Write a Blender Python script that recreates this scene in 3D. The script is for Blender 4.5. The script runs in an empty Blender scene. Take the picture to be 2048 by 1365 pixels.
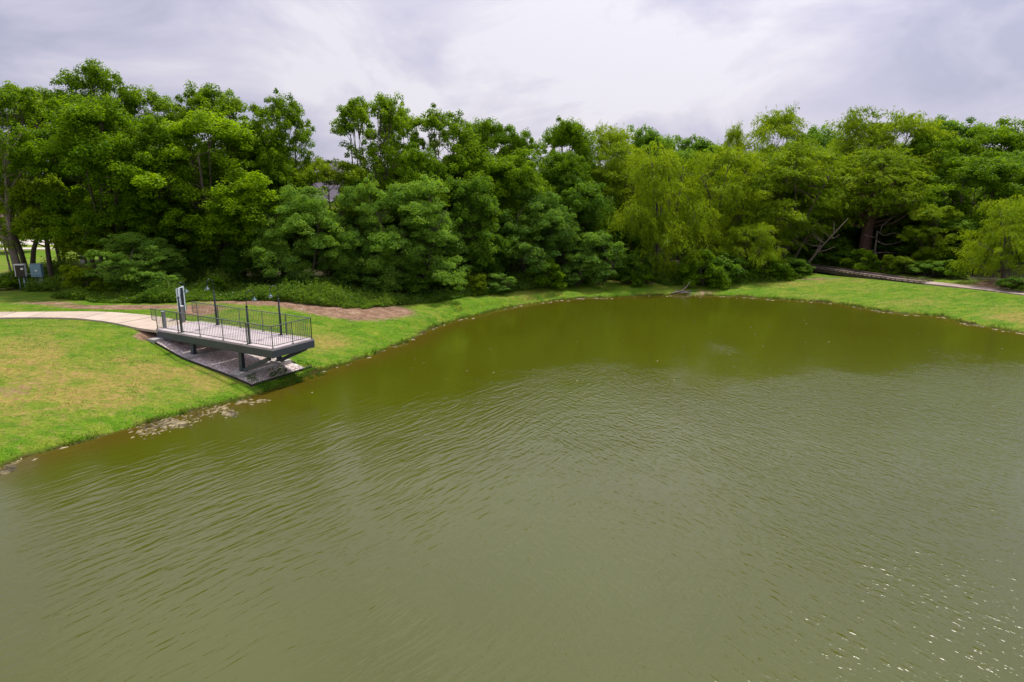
import bpy, math, random
import numpy as np
from mathutils import Vector, Matrix

S = bpy.context.scene
C = bpy.data.collections.new('scene')
S.collection.children.link(C)
PI = math.pi
rad = math.radians

# ------------------------------------------------------------------ camera
CAM_H = 10.0
PITCH = rad(13.1)
FPX = 1365.0                       # focal length in photo pixels (2048 wide)
cam_d = bpy.data.cameras.new('camera')
cam_d.sensor_fit = 'HORIZONTAL'
cam_d.sensor_width = 36.0
cam_d.lens = 36.0 * FPX / 2048.0
cam_d.clip_start = 0.1
cam_d.clip_end = 6000.0
cam = bpy.data.objects.new('camera', cam_d)
C.objects.link(cam)
cam.location = (0, 0, CAM_H)
cam.rotation_euler = (PI / 2 - PITCH, 0, 0)
S.camera = cam

# ------------------------------------------------------------------ world + sun
SUN_EL, SUN_AZ = rad(67), rad(28)          # azimuth measured from +Y towards +X
SKY_STRENGTH = 0.10
sun_dir = Vector((math.sin(SUN_AZ) * math.cos(SUN_EL), math.cos(SUN_AZ) * math.cos(SUN_EL), math.sin(SUN_EL)))


def nd(nt, typ, **kw):
    n = nt.nodes.new(typ)
    for k, v in kw.items():
        if k in ('inp',):
            for kk, vv in v.items():
                n.inputs[kk].default_value = vv
        else:
            setattr(n, k, v)
    return n


def lk(nt, a, b):
    nt.links.new(a, b)


def math_node(nt, op, a, b=None, clamp=False):
    n = nt.nodes.new('ShaderNodeMath')
    n.operation = op
    n.use_clamp = clamp
    for i, q in enumerate((a, b)):
        if q is None:
            continue
        if isinstance(q, (int, float)):
            n.inputs[i].default_value = q
        else:
            nt.links.new(q, n.inputs[i])
    return n.outputs[0]


def ramp(nt, fac, stops, interp='LINEAR'):
    n = nt.nodes.new('ShaderNodeValToRGB')
    n.color_ramp.interpolation = interp
    el = n.color_ramp.elements
    while len(el) < len(stops):
        el.new(0.5)
    for e, (p, c) in zip(el, stops):
        e.position = p
        e.color = (c, c, c, 1) if isinstance(c, (int, float)) else (*c, 1)
    if fac is not None:
        nt.links.new(fac, n.inputs[0])
    return n.outputs[0]


def mixc(nt, fac, a, b, blend='MIX'):
    n = nt.nodes.new('ShaderNodeMix')
    n.data_type = 'RGBA'
    n.blend_type = blend
    for i, q in ((0, fac), (6, a), (7, b)):
        if isinstance(q, (int, float)):
            n.inputs[i].default_value = q
        elif isinstance(q, tuple):
            n.inputs[i].default_value = (*q, 1) if len(q) == 3 else q
        else:
            nt.links.new(q, n.inputs[i])
    return n.outputs[2]


def noise(nt, vec, scale, detail=3, rough=0.5, dist=0.0):
    n = nt.nodes.new('ShaderNodeTexNoise')
    n.inputs['Scale'].default_value = scale
    n.inputs['Detail'].default_value = detail
    n.inputs['Roughness'].default_value = rough
    n.inputs['Distortion'].default_value = dist
    if vec is not None:
        nt.links.new(vec, n.inputs['Vector'])
    return n.outputs[0]


def mapping(nt, vec, loc=(0, 0, 0), rot=(0, 0, 0), scale=(1, 1, 1)):
    n = nt.nodes.new('ShaderNodeMapping')
    n.inputs['Location'].default_value = loc
    n.inputs['Rotation'].default_value = rot
    n.inputs['Scale'].default_value = scale
    nt.links.new(vec, n.inputs[0])
    return n.outputs[0]


W = bpy.data.worlds.new('World')
S.world = W
W.use_nodes = True
nt = W.node_tree
for n in list(nt.nodes):
    nt.nodes.remove(n)
out = nd(nt, 'ShaderNodeOutputWorld')
bg = nd(nt, 'ShaderNodeBackground')
bg.inputs[1].default_value = SKY_STRENGTH
sky = nd(nt, 'ShaderNodeTexSky', sky_type='NISHITA', sun_disc=False)
sky.sun_elevation = SUN_EL
sky.sun_rotation = SUN_AZ
sky.air_density = 1.0
sky.dust_density = 2.0
tc = nd(nt, 'ShaderNodeTexCoord')
sep = nd(nt, 'ShaderNodeSeparateXYZ')
lk(nt, tc.outputs['Generated'], sep.inputs[0])
zc = math_node(nt, 'ADD', math_node(nt, 'MAXIMUM', sep.outputs[2], 0.0), 0.42)
cx = math_node(nt, 'DIVIDE', sep.outputs[0], zc)
cy = math_node(nt, 'DIVIDE', sep.outputs[1], zc)
comb = nd(nt, 'ShaderNodeCombineXYZ')
lk(nt, cx, comb.inputs[0]); lk(nt, cy, comb.inputs[1])
v1 = mapping(nt, tc.outputs['Generated'], (1.3, 0.4, 0.2), (0, 0, 0.0), (1.0, 1.0, 2.1))
n1 = noise(nt, v1, 3.2, 6, 0.56, 0.45)
n2 = noise(nt, mapping(nt, tc.outputs['Generated'], (4.3, 2.4, 1.2), (0, 0, 0), (1, 1, 1.6)), 1.5, 2, 0.5)
dens = math_node(nt, 'ADD', math_node(nt, 'MULTIPLY', n1, 0.62), math_node(nt, 'MULTIPLY', n2, 0.38))
cl = ramp(nt, dens, [(0.43, (4.7, 4.75, 6.2)), (0.49, (6.0, 5.8, 7.2)), (0.535, (7.0, 6.7, 7.8)), (0.585, (8.2, 7.9, 8.6))])
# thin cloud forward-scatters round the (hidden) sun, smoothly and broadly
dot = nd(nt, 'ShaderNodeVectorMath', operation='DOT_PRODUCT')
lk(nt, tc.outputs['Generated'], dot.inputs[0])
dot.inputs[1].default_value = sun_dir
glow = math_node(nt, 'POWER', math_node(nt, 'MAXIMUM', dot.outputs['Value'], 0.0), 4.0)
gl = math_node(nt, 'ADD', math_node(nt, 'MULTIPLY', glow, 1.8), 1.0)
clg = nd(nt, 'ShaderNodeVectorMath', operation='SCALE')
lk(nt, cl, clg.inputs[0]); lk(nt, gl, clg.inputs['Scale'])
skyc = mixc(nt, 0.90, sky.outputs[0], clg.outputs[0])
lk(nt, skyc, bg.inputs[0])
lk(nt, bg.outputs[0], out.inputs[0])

sl = bpy.data.lights.new('sun', 'SUN')
sl.energy = 4.0
sl.angle = rad(3.0)
sl.color = (1.0, 0.95, 0.86)
sun = bpy.data.objects.new('sun', sl)
C.objects.link(sun)
sun.rotation_euler = sun_dir.to_track_quat('Z', 'Y').to_euler()
sun.location = sun_dir * 200

S.view_settings.view_transform = 'Standard'
S.view_settings.look = 'None'
S.view_settings.gamma = 1.0
S.view_settings.use_curve_mapping = False
S.view_settings.exposure = 0.0
S.render.engine = 'CYCLES'
S.cycles.max_bounces = 6
S.cycles.diffuse_bounces = 4
S.cycles.glossy_bounces = 3
S.cycles.transmission_bounces = 3
S.cycles.transparent_max_bounces = 4
S.cycles.sample_clamp_direct = 1.6
S.cycles.use_denoising = True

# ------------------------------------------------------------------ helpers
rng = np.random.default_rng(7)


def site(u, v, z):
    """world x, y at height z of a spot read off the photo"""
    a = (u - 1024.0) / FPX
    b = (682.5 - v) / FPX
    dy = math.cos(PITCH) + b * math.sin(PITCH)
    dz = -math.sin(PITCH) + b * math.cos(PITCH)
    t = (z - CAM_H) / dz
    return a * t, dy * t


def height_at(v, y):
    """height of the photo row v over ground distance y"""
    b = (682.5 - v) / FPX
    return CAM_H + y * (-math.sin(PITCH) + b * math.cos(PITCH)) / (math.cos(PITCH) + b * math.sin(PITCH))


def tag(o, label=None, cat=None, group=None, kind=None):
    if label: o['label'] = label
    if cat: o['category'] = cat
    if group: o['group'] = group
    if kind: o['kind'] = kind
    return o


def empty(name, loc=(0, 0, 0), rz=0.0):
    o = bpy.data.objects.new(name, None)
    o.empty_display_size = 0.3
    C.objects.link(o)
    o.location = loc
    o.rotation_euler = (0, 0, rz)
    return o


def mesh_np(name, verts, loops, starts, totals, mats, smooth=False, attrs=None, matidx=None):
    me = bpy.data.meshes.new(name)
    nv, nl, nf = len(verts), len(loops), len(starts)
    me.vertices.add(nv)
    me.vertices.foreach_set('co', np.asarray(verts, np.float32).ravel())
    me.loops.add(nl)
    me.loops.foreach_set('vertex_index', np.asarray(loops, np.int32))
    me.polygons.add(nf)
    me.polygons.foreach_set('loop_start', np.asarray(starts, np.int32))
    me.polygons.foreach_set('loop_total', np.asarray(totals, np.int32))
    if matidx is not None:
        me.polygons.foreach_set('material_index', np.asarray(matidx, np.int32))
    if smooth:
        me.polygons.foreach_set('use_smooth', np.ones(nf, bool))
    for m in mats:
        me.materials.append(m)
    for k, (dom, arr) in (attrs or {}).items():
        a = me.attributes.new(k, 'FLOAT', dom)
        a.data.foreach_set('value', np.asarray(arr, np.float32))
    me.update()
    return me


def link(name, me, parent=None, loc=None, rz=None):
    o = bpy.data.objects.new(name, me)
    C.objects.link(o)
    if parent is not None:
        o.parent = parent
    if loc is not None:
        o.location = loc
    if rz is not None:
        o.rotation_euler = (0, 0, rz)
    return o


class MB:
    """collects boxes, tubes and prisms into one mesh"""
    def __init__(s):
        s.v = []; s.f = []

    def poly(s, vs, fs):
        b = len(s.v)
        s.v += [tuple(p) for p in vs]
        s.f += [tuple(b + i for i in f) for f in fs]
        return s

    def box(s, x0, y0, z0, x1, y1, z1):
        vs = [(x0, y0, z0), (x1, y0, z0), (x1, y1, z0), (x0, y1, z0), (x0, y0, z1), (x1, y0, z1), (x1, y1, z1), (x0, y1, z1)]
        return s.poly(vs, [(0, 3, 2, 1), (4, 5, 6, 7), (0, 1, 5, 4), (1, 2, 6, 5), (2, 3, 7, 6), (3, 0, 4, 7)])

    def beam(s, a, b, w, h, up=(0, 0, 1)):
        """square bar from a to b, w wide, h deep"""
        a, b = Vector(a), Vector(b)
        d = (b - a).normalized()
        sx = d.cross(Vector(up))
        if sx.length < 1e-4:
            sx = Vector((1, 0, 0))
        sx.normalize()
        sz = sx.cross(d).normalized()
        vs = []
        for p in (a, b):
            for i, j in ((-1, -1), (1, -1), (1, 1), (-1, 1)):
                vs.append(p + sx * (w / 2 * i) + sz * (h / 2 * j))
        return s.poly(vs, [(0, 1, 2, 3), (7, 6, 5, 4), (0, 4, 5, 1), (1, 5, 6, 2), (2, 6, 7, 3), (3, 7, 4, 0)])

    def tube(s, pts, rs, n=8, caps=True):
        pts = [Vector(p) for p in pts]
        if isinstance(rs, (int, float)):
            rs = [rs] * len(pts)
        base = len(s.v)
        ref = Vector((0.13, 0.97, 0.21)).normalized()
        for i, p in enumerate(pts):
            d = (pts[min(i + 1, len(pts) - 1)] - pts[max(i - 1, 0)]).normalized()
            a = d.cross(ref)
            if a.length < 0.05:
                a = d.cross(Vector((1, 0, 0)))
            a.normalize()
            b = d.cross(a)
            for k in range(n):
                t = 2 * PI * k / n
                s.v.append(tuple(p + a * (math.cos(t) * rs[i]) + b * (math.sin(t) * rs[i])))
        for i in range(len(pts) - 1):
            for k in range(n):
                k2 = (k + 1) % n
                s.f.append((base + i * n + k, base + i * n + k2, base + (i + 1) * n + k2, base + (i + 1) * n + k))
        if caps:
            s.f.append(tuple(base + k for k in reversed(range(n))))
            s.f.append(tuple(base + (len(pts) - 1) * n + k for k in range(n)))
        return s

    def mesh(s, name, mat, smooth=False):
        me = bpy.data.meshes.new(name)
        me.from_pydata(s.v, [], s.f)
        me.materials.append(mat)
        if smooth:
            me.polygons.foreach_set('use_smooth', np.ones(len(me.polygons), bool))
        me.update()
        return me

    def build(s, name, mat, parent=None, smooth=False, **kw):
        return link(name, s.mesh(name, mat, smooth), parent, **kw)


# value noise in numpy
_lat = rng.random((256, 256)).astype(np.float32)


def vnoise(x, y):
    x = np.asarray(x, float); y = np.asarray(y, float)
    xi = np.floor(x).astype(int); yi = np.floor(y).astype(int)
    fx = x - xi; fy = y - yi
    fx = fx * fx * (3 - 2 * fx); fy = fy * fy * (3 - 2 * fy)
    a = _lat[xi & 255, yi & 255]; b = _lat[(xi + 1) & 255, yi & 255]
    c = _lat[xi & 255, (yi + 1) & 255]; d = _lat[(xi + 1) & 255, (yi + 1) & 255]
    return (a * (1 - fx) + b * fx) * (1 - fy) + (c * (1 - fx) + d * fx) * fy


def fbm(x, y, s, o=4):
    r = 0; amp = 0.5; tot = 0
    for i in range(o):
        r = r + amp * vnoise(np.asarray(x) * s + 17.3 * i, np.asarray(y) * s + 5.1 * i)
        tot += amp; amp *= 0.5; s *= 2.03
    return r / tot


# ------------------------------------------------------------------ materials
def new_mat(name):
    m = bpy.data.materials.new(name)
    m.use_nodes = True
    t = m.node_tree
    for n in list(t.nodes):
        t.nodes.remove(n)
    o = t.nodes.new('ShaderNodeOutputMaterial')
    return m, t, o


def plain(name, col, rough=0.6, metal=0.0, var=0.12, scale=6.0, bump=0.0, bscale=40.0, spec=0.5):
    """paint / concrete / steel: base colour with a soft procedural mottling"""
    m, t, o = new_mat(name)
    p = t.nodes.new('ShaderNodeBsdfPrincipled')
    tcn = t.nodes.new('ShaderNodeTexCoord')
    n = noise(t, tcn.outputs['Object'], scale, 5, 0.6)
    f = ramp(t, n, [(0.3, 1 - var), (0.7, 1 + var)])
    oi_ = t.nodes.new('ShaderNodeObjectInfo')
    f = mixc(t, 1.0, f, ramp(t, oi_.outputs['Random'], [(0, 0.93), (1, 1.05)]), 'MULTIPLY')
    n_b = noise(t, tcn.outputs['Object'], scale * 0.31, 3, 0.7, 0.6)
    f = mixc(t, 1.0, f, ramp(t, n_b, [(0.38, 1.0 - var * 1.3), (0.52, 1.0)]), 'MULTIPLY')
    c = mixc(t, 1.0, col, f, 'MULTIPLY')
    lk(t, c, p.inputs['Base Color'])
    p.inputs['Roughness'].default_value = rough
    p.inputs['Metallic'].default_value = metal
    p.inputs['Specular IOR Level'].default_value = spec
    if bump:
        b = t.nodes.new('ShaderNodeBump')
        b.inputs['Distance'].default_value = bump
        lk(t, noise(t, tcn.outputs['Object'], bscale, 4, 0.6), b.inputs['Height'])
        lk(t, b.outputs[0], p.inputs['Normal'])
    lk(t, p.outputs[0], o.inputs[0])
    return m


def leaf_mat(name, c_dark, c_light, trans=0.35, tcol=None, rough=0.5):
    m, t, o = new_mat(name)
    a = t.nodes.new('ShaderNodeAttribute'); a.attribute_name = 'tint'
    oi = t.nodes.new('ShaderNodeObjectInfo')
    f = math_node(t, 'ADD', a.outputs['Fac'], math_node(t, 'MULTIPLY', math_node(t, 'SUBTRACT', oi.outputs['Random'], 0.5), 0.36), clamp=True)
    col = ramp(t, f, [(0.0, c_dark), (1.0, c_light)])
    p = t.nodes.new('ShaderNodeBsdfPrincipled')
    lk(t, col, p.inputs['Base Color'])
    p.inputs['Roughness'].default_value = rough
    p.inputs['Specular IOR Level'].default_value = 0.08
    tr = t.nodes.new('ShaderNodeBsdfTranslucent')
    tc2 = mixc(t, 1.0, col, tcol or (1.35, 1.25, 0.4), 'MULTIPLY')
    lk(t, tc2, tr.inputs['Color'])
    mx = t.nodes.new('ShaderNodeMixShader')
    mx.inputs[0].default_value = trans
    lk(t, p.outputs[0], mx.inputs[1]); lk(t, tr.outputs[0], mx.inputs[2])
    lk(t, mx.outputs[0], o.inputs[0])
    return m


M = {}
M['leaf_broad'] = leaf_mat('broad_leaf', (0.068, 0.158, 0.004), (0.235, 0.390, 0.008), 0.54)
M['leaf_elm'] = leaf_mat('elm_leaf', (0.074, 0.160, 0.006), (0.225, 0.365, 0.012), 0.56)
M['leaf_willow'] = leaf_mat('willow_leaf', (0.125, 0.220, 0.008), (0.350, 0.480, 0.022), 0.54)
M['leaf_mimosa'] = leaf_mat('mimosa_leaf', (0.078, 0.185, 0.034), (0.260, 0.430, 0.050), 0.52, (1.3, 1.25, 0.4))
M['leaf_dark'] = leaf_mat('dark_leaf', (0.062, 0.155, 0.016), (0.210, 0.370, 0.026), 0.52)
M['leaf_fresh'] = leaf_mat('fresh_leaf', (0.085, 0.190, 0.004), (0.280, 0.440, 0.008), 0.54)
M['leaf_bright'] = leaf_mat('bright_leaf', (0.110, 0.200, 0.005), (0.280, 0.390, 0.010), 0.50)
M['weed'] = leaf_mat('weed_blade', (0.075, 0.165, 0.018), (0.220, 0.340, 0.040), 0.48)


def bark_mat(name, c1, c2):
    m, t, o = new_mat(name)
    tcn = t.nodes.new('ShaderNodeTexCoord')
    v = mapping(t, tcn.outputs['Object'], scale=(9, 9, 1.6))
    n = noise(t, v, 1.6, 6, 0.65, 0.4)
    col = ramp(t, n, [(0.32, c1), (0.68, c2)])
    p = t.nodes.new('ShaderNodeBsdfPrincipled')
    lk(t, col, p.inputs['Base Color'])
    p.inputs['Roughness'].default_value = 0.9
    b = t.nodes.new('ShaderNodeBump'); b.inputs['Distance'].default_value = 0.04
    lk(t, n, b.inputs['Height']); lk(t, b.outputs[0], p.inputs['Normal'])
    lk(t, p.outputs[0], o.inputs[0])
    return m


M['bark'] = bark_mat('bark', (0.035, 0.026, 0.018), (0.16, 0.125, 0.09))
M['bark_grey'] = bark_mat('grey_bark', (0.09, 0.065, 0.055), (0.30, 0.235, 0.20))
M['bark_red'] = bark_mat('red_bark', (0.05, 0.025, 0.018), (0.20, 0.11, 0.08))
M['deadwood'] = bark_mat('dead_wood', (0.10, 0.075, 0.055), (0.34, 0.28, 0.23))
M['steel'] = plain('slate_grey_painted_steel', (0.062, 0.076, 0.088), 0.42, 0.0, 0.10, 3.0)
M['rail'] = plain('dark_olive_rail_paint', (0.13, 0.145, 0.125), 0.38, 0.0, 0.08, 3.0)
M['lamp_black'] = plain('black_lamp_paint', (0.012, 0.022, 0.024), 0.30, 0.0, 0.1, 5.0)
M['lamp_hood'] = plain('grey_green_hood_metal', (0.10, 0.15, 0.15), 0.3, 0.6, 0.1, 5.0)
M['lamp_glass'] = plain('frosted_white_lens', (0.62, 0.66, 0.68), 0.2)
M['deck'] = plain('pinkish_deck_concrete', (0.50, 0.43, 0.43), 0.85, 0, 0.10, 1.8, 0.003, 60)
M['path'] = plain('sandy_path_concrete', (0.50, 0.405, 0.315), 0.9, 0, 0.12, 0.9, 0.004, 40)
M['conc'] = plain('grey_footing_concrete', (0.44, 0.41, 0.38), 0.9, 0, 0.16, 2.5, 0.004, 50)
M['walk_conc'] = plain('mauve_grey_walk_concrete', (0.36, 0.27, 0.23), 0.9, 0, 0.18, 0.7, 0.004, 40)
M['bollard'] = plain('grey_bollard_paint', (0.20, 0.21, 0.215), 0.5, 0, 0.08, 5)
M['sign_white'] = plain('white_sign_panel', (0.66, 0.74, 0.84), 0.4, 0, 0.04, 2)
M['sign_edge'] = plain('teal_sign_edge', (0.02, 0.10, 0.09), 0.4)
M['sign_post'] = plain('dark_sign_post', (0.022, 0.026, 0.045), 0.35)
M['edging'] = plain('black_steel_edging', (0.030, 0.026, 0.024), 0.6, 0, 0.2, 6)
M['wood'] = plain('weathered_boardwalk_timber', (0.21, 0.150, 0.125), 0.85, 0, 0.38, 1.1, 0.01, 20)
M['wood_side'] = plain('dark_boardwalk_side_timber', (0.085, 0.070, 0.045), 0.85, 0, 0.3, 1.5)
M['box_blue'] = plain('blue_grey_cabinet_paint', (0.15, 0.25, 0.33), 0.4, 0.0, 0.06, 3)
M['box_dark'] = plain('dark_maroon_cabinet_front', (0.022, 0.010, 0.012), 0.45, 0, 0.1, 4)
M['box_white'] = plain('white_cabinet_shell', (0.72, 0.72, 0.74), 0.45, 0, 0.04, 4)
M['galv'] = plain('galvanised_pipe', (0.26, 0.34, 0.36), 0.4, 0.5, 0.15, 6)
M['brick_wall'] = plain('pink_brick', (0.40, 0.27, 0.23), 0.9, 0, 0.18, 2.0)
M['roof'] = plain('mauve_grey_shingle', (0.135, 0.115, 0.140), 0.9, 0, 0.15, 2.0)
M['trim'] = plain('white_trim_paint', (0.75, 0.76, 0.80), 0.5)
M['pane'] = plain('window_glass_dark', (0.10, 0.16, 0.22), 0.08, 0, 0.1, 1.0)
M['drive'] = plain('pale_driveway_concrete', (0.55, 0.49, 0.44), 0.9, 0, 0.08, 0.5)
M['stone'] = plain('pale_shore_stone', (0.42, 0.36, 0.27), 0.9, 0, 0.25, 5)
M['algae'] = plain('dried_algae_mat', (0.29, 0.235, 0.13), 0.95, 0, 0.6, 3.0, 0.03, 12)
M['flower'] = plain('white_wildflower', (0.75, 0.76, 0.72), 0.8)
M['bird'] = plain('dark_bird_feather', (0.02, 0.02, 0.025), 0.7)
M['dirt_clod'] = plain('dirt_clod', (0.28, 0.16, 0.10), 0.95, 0, 0.3, 8)

# gravel bed: fine voronoi stones
m, t, o = new_mat('decomposed_granite')
tcn = t.nodes.new('ShaderNodeTexCoord')
vo = t.nodes.new('ShaderNodeTexVoronoi'); vo.inputs['Scale'].default_value = 14
lk(t, tcn.outputs['Object'], vo.inputs['Vector'])
gs = t.nodes.new('ShaderNodeSeparateColor'); lk(t, vo.outputs['Color'], gs.inputs[0])
c1 = ramp(t, gs.outputs[0], [(0.0, (0.36, 0.29, 0.27)), (0.5, (0.60, 0.50, 0.47)), (1.0, (0.80, 0.73, 0.69))])
n2_ = noise(t, tcn.outputs['Object'], 0.8, 4, 0.6)
c2 = mixc(t, ramp(t, n2_, [(0.5, 0.0), (0.7, 0.55)]), c1, (0.34, 0.20, 0.13))
p = t.nodes.new('ShaderNodeBsdfPrincipled'); p.inputs['Roughness'].default_value = 0.95
lk(t, c2, p.inputs['Base Color'])
b = t.nodes.new('ShaderNodeBump'); b.inputs['Distance'].default_value = 0.03
lk(t, vo.outputs['Distance'], b.inputs['Height']); lk(t, b.outputs[0], p.inputs['Normal'])
lk(t, p.outputs[0], o.inputs[0])
M['gravel'] = m


def lawn_color(t, soil, dry, rnd=None):
    geo = t.nodes.new('ShaderNodeNewGeometry')
    pos = geo.outputs['Position']
    n_big = noise(t, pos, 0.16, 4, 0.55)
    n_mid = noise(t, mapping(t, pos, (9, 3, 0), (0, 0, 0.3), (1, 1.7, 1)), 0.85, 5, 0.62)
    n_fine = noise(t, pos, 5.0, 5, 0.75)
    n_speck = noise(t, mapping(t, pos, (1, 7, 0), (0, 0, -0.4), (1, 1.6, 1)), 2.6, 5, 0.72)
    green = ramp(t, n_mid, [(0.25, (0.046, 0.130, 0.003)), (0.48, (0.088, 0.185, 0.004)), (0.74, (0.148, 0.222, 0.007))])
    # sun-bleached grass
    bleach = ramp(t, math_node(t, 'ADD', math_node(t, 'MULTIPLY', n_big, 0.55), math_node(t, 'MULTIPLY', n_mid, 0.45)),
                  [(0.46, 0.0), (0.62, 1.0)])
    fac_dry = math_node(t, 'MULTIPLY', bleach, 0.35, clamp=True)
    fac_dry = math_node(t, 'ADD', fac_dry, math_node(t, 'MULTIPLY', dry, ramp(t, n_speck, [(0.34, 0.12), (0.6, 1.0)])), clamp=True)
    c = mixc(t, fac_dry, green, (0.265, 0.205, 0.050))
    # thatch specks
    sp = math_node(t, 'MULTIPLY', ramp(t, n_speck, [(0.54, 0.0), (0.70, 1.0)]), 0.60)
    c = mixc(t, sp, c, (0.30, 0.20, 0.085))
    # bare soil with broken edge
    sf = math_node(t, 'ADD', soil, math_node(t, 'MULTIPLY', math_node(t, 'SUBTRACT', n_speck, 0.5), 1.1))
    sf = ramp(t, sf, [(0.38, 0.0), (0.66, 1.0)])
    soilc = ramp(t, noise(t, pos, 1.7, 6, 0.7), [(0.3, (0.125, 0.072, 0.042)), (0.5, (0.23, 0.138, 0.088)), (0.72, (0.38, 0.26, 0.175))])
    c = mixc(t, sf, c, soilc)
    fine = ramp(t, n_fine, [(0.3, 0.70), (0.7, 1.30)])
    c = mixc(t, 1.0, c, fine, 'MULTIPLY')
    return c, pos, sf


def attr(t, name):
    a = t.nodes.new('ShaderNodeAttribute'); a.attribute_name = name
    return a.outputs['Fac']


m, t, o = new_mat('lawn_ground')
c, pos, sf = lawn_color(t, attr(t, 'soil'), attr(t, 'dry'))
wet = attr(t, 'wet')
c = mixc(t, wet, c, (0.050, 0.036, 0.010))
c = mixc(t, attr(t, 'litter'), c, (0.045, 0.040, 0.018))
p = t.nodes.new('ShaderNodeBsdfPrincipled'); p.inputs['Roughness'].default_value = 0.95
p.inputs['Specular IOR Level'].default_value = 0.15
lk(t, c, p.inputs['Base Color'])
b = t.nodes.new('ShaderNodeBump'); b.inputs['Distance'].default_value = 0.05
lk(t, noise(t, pos, 5.0, 6, 0.75), b.inputs['Height']); lk(t, b.outputs[0], p.inputs['Normal'])
lk(t, p.outputs[0], o.inputs[0])
M['lawn'] = m

m, t, o = new_mat('lawn_blade')
c, pos, sf = lawn_color(t, 0.0, attr(t, 'dry'))
tv = ramp(t, attr(t, 'tint'), [(0, 0.95), (1, 1.30)])
c = mixc(t, 1.0, c, tv, 'MULTIPLY')
p = t.nodes.new('ShaderNodeBsdfPrincipled'); p.inputs['Roughness'].default_value = 0.7
p.inputs['Specular IOR Level'].default_value = 0.2
lk(t, c, p.inputs['Base Color'])
tr = t.nodes.new('ShaderNodeBsdfTranslucent'); lk(t, c, tr.inputs[0])
mx = t.nodes.new('ShaderNodeMixShader'); mx.inputs[0].default_value = 0.5
lk(t, p.outputs[0], mx.inputs[1]); lk(t, tr.outputs[0], mx.inputs[2]); lk(t, mx.outputs[0], o.inputs[0])
M['blade'] = m

# ------------------------------------------------------------------ pond outline and terrain
shore_px = [(0, 934), (60, 912), (130, 893), (200, 875), (260, 858), (330, 838), (400, 820), (470, 803), (525, 786), (560, 772), (600, 756),
            (640, 743), (681, 731), (714, 720), (751, 708), (781, 694), (811, 686), (840, 669), (863, 657),
            (892, 648), (915, 639), (948, 632), (992, 621), (1048, 610), (1104, 602), (1160, 597), (1234, 594),
            (1300, 591), (1350, 589.5), (1400, 591), (1480, 593), (1580, 600), (1668, 606), (1738, 618), (1798, 627),
            (1879, 632), (1932, 647), (1985, 655), (2048, 667)]
shore = [site(u, v, 0.0) for u, v in shore_px]
shore = [(-30, -20), (-27, 0), (-24, 12)] + shore + [(40.5, 38), (47, 28), (50, 12), (46, -8), (30, -24), (0, -32)]
SH = np.array(shore)


def shore_dist(x, y):
    """signed distance to the shoreline, positive on land"""
    x = np.asarray(x, float).ravel(); y = np.asarray(y, float).ravel()
    best = np.full(x.shape, 1e9)
    inside = np.zeros(x.shape, bool)
    n = len(SH)
    for i in range(n):
        ax, ay = SH[i]; bx, by = SH[(i + 1) % n]
        dx, dy = bx - ax, by - ay
        tt = np.clip(((x - ax) * dx + (y - ay) * dy) / (dx * dx + dy * dy), 0, 1)
        dd = (x - ax - tt * dx) ** 2 + (y - ay - tt * dy) ** 2
        best = np.minimum(best, dd)
        cond = ((ay > y) != (by > y)) & (x < (bx - ax) * (y - ay) / ((by - ay) + 1e-12) + ax)
        inside ^= cond
    d = np.sqrt(best)
    return np.where(inside, -d, d)


# viewing platform frame: origin at its inland near corner, +X out over the pond, +Y to the far side
DK_O = (-19.64, 36.84)
DK_R = rad(-30)
DKX = (math.cos(DK_R), math.sin(DK_R)); DKY = (-math.sin(DK_R), math.cos(DK_R))
DECK_Z = 2.10
DL, DW = 9.25, 2.65


def dk(x, y):
    return DK_O[0] + DKX[0] * x + DKY[0] * y, DK_O[1] + DKX[1] * x + DKY[1] * y


def to_dk(x, y):
    dx = np.asarray(x) - DK_O[0]; dy = np.asarray(y) - DK_O[1]
    return dx * DKX[0] + dy * DKX[1], dx * DKY[0] + dy * DKY[1]


def smooth(a, b, x):
    t_ = np.clip((x - a) / (b - a), 0, 1)
    return t_ * t_ * (3 - 2 * t_)


PADX = np.array([-2.0, 0.0, 0.8, 2.9, 6.6, 8.1, 9.0, 10.5])
PADZ = np.array([1.95, 1.62, 1.42, 0.88, 0.44, 0.20, -0.05, -0.5])

LEFT_PATH = [(-46, 40.2), (-34, 41.3), (-31.4, 41.3), (-28.0, 41.45), (-25.6, 41.2), (-23.3, 40.3), (-21.6, 39.4), (-20.35, 38.45), (-19.0, 37.9)]
RIGHT_WALK = [(37.35, 61.1), (38.2, 60.1), (40.0, 57.6), (41.0, 55.8), (42.0, 54.2), (46.0, 47.5), (50.0, 40.0)]
BOARD = [(30.4, 76.5), (32.0, 73.0), (33.5, 69.4), (35.0, 65.6), (36.2, 62.7), (37.5, 60.9)]
WALK_Z = 1.2


def seg_dist(x, y, pts):
    best = np.full(np.shape(x), 1e9)
    for (ax, ay), (bx, by) in zip(pts[:-1], pts[1:]):
        dx, dy = bx - ax, by - ay
        tt = np.clip(((x - ax) * dx + (y - ay) * dy) / (dx * dx + dy * dy), 0, 1)
        best = np.minimum(best, (x - ax - tt * dx) ** 2 + (y - ay - tt * dy) ** 2)
    return np.sqrt(best)


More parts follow.
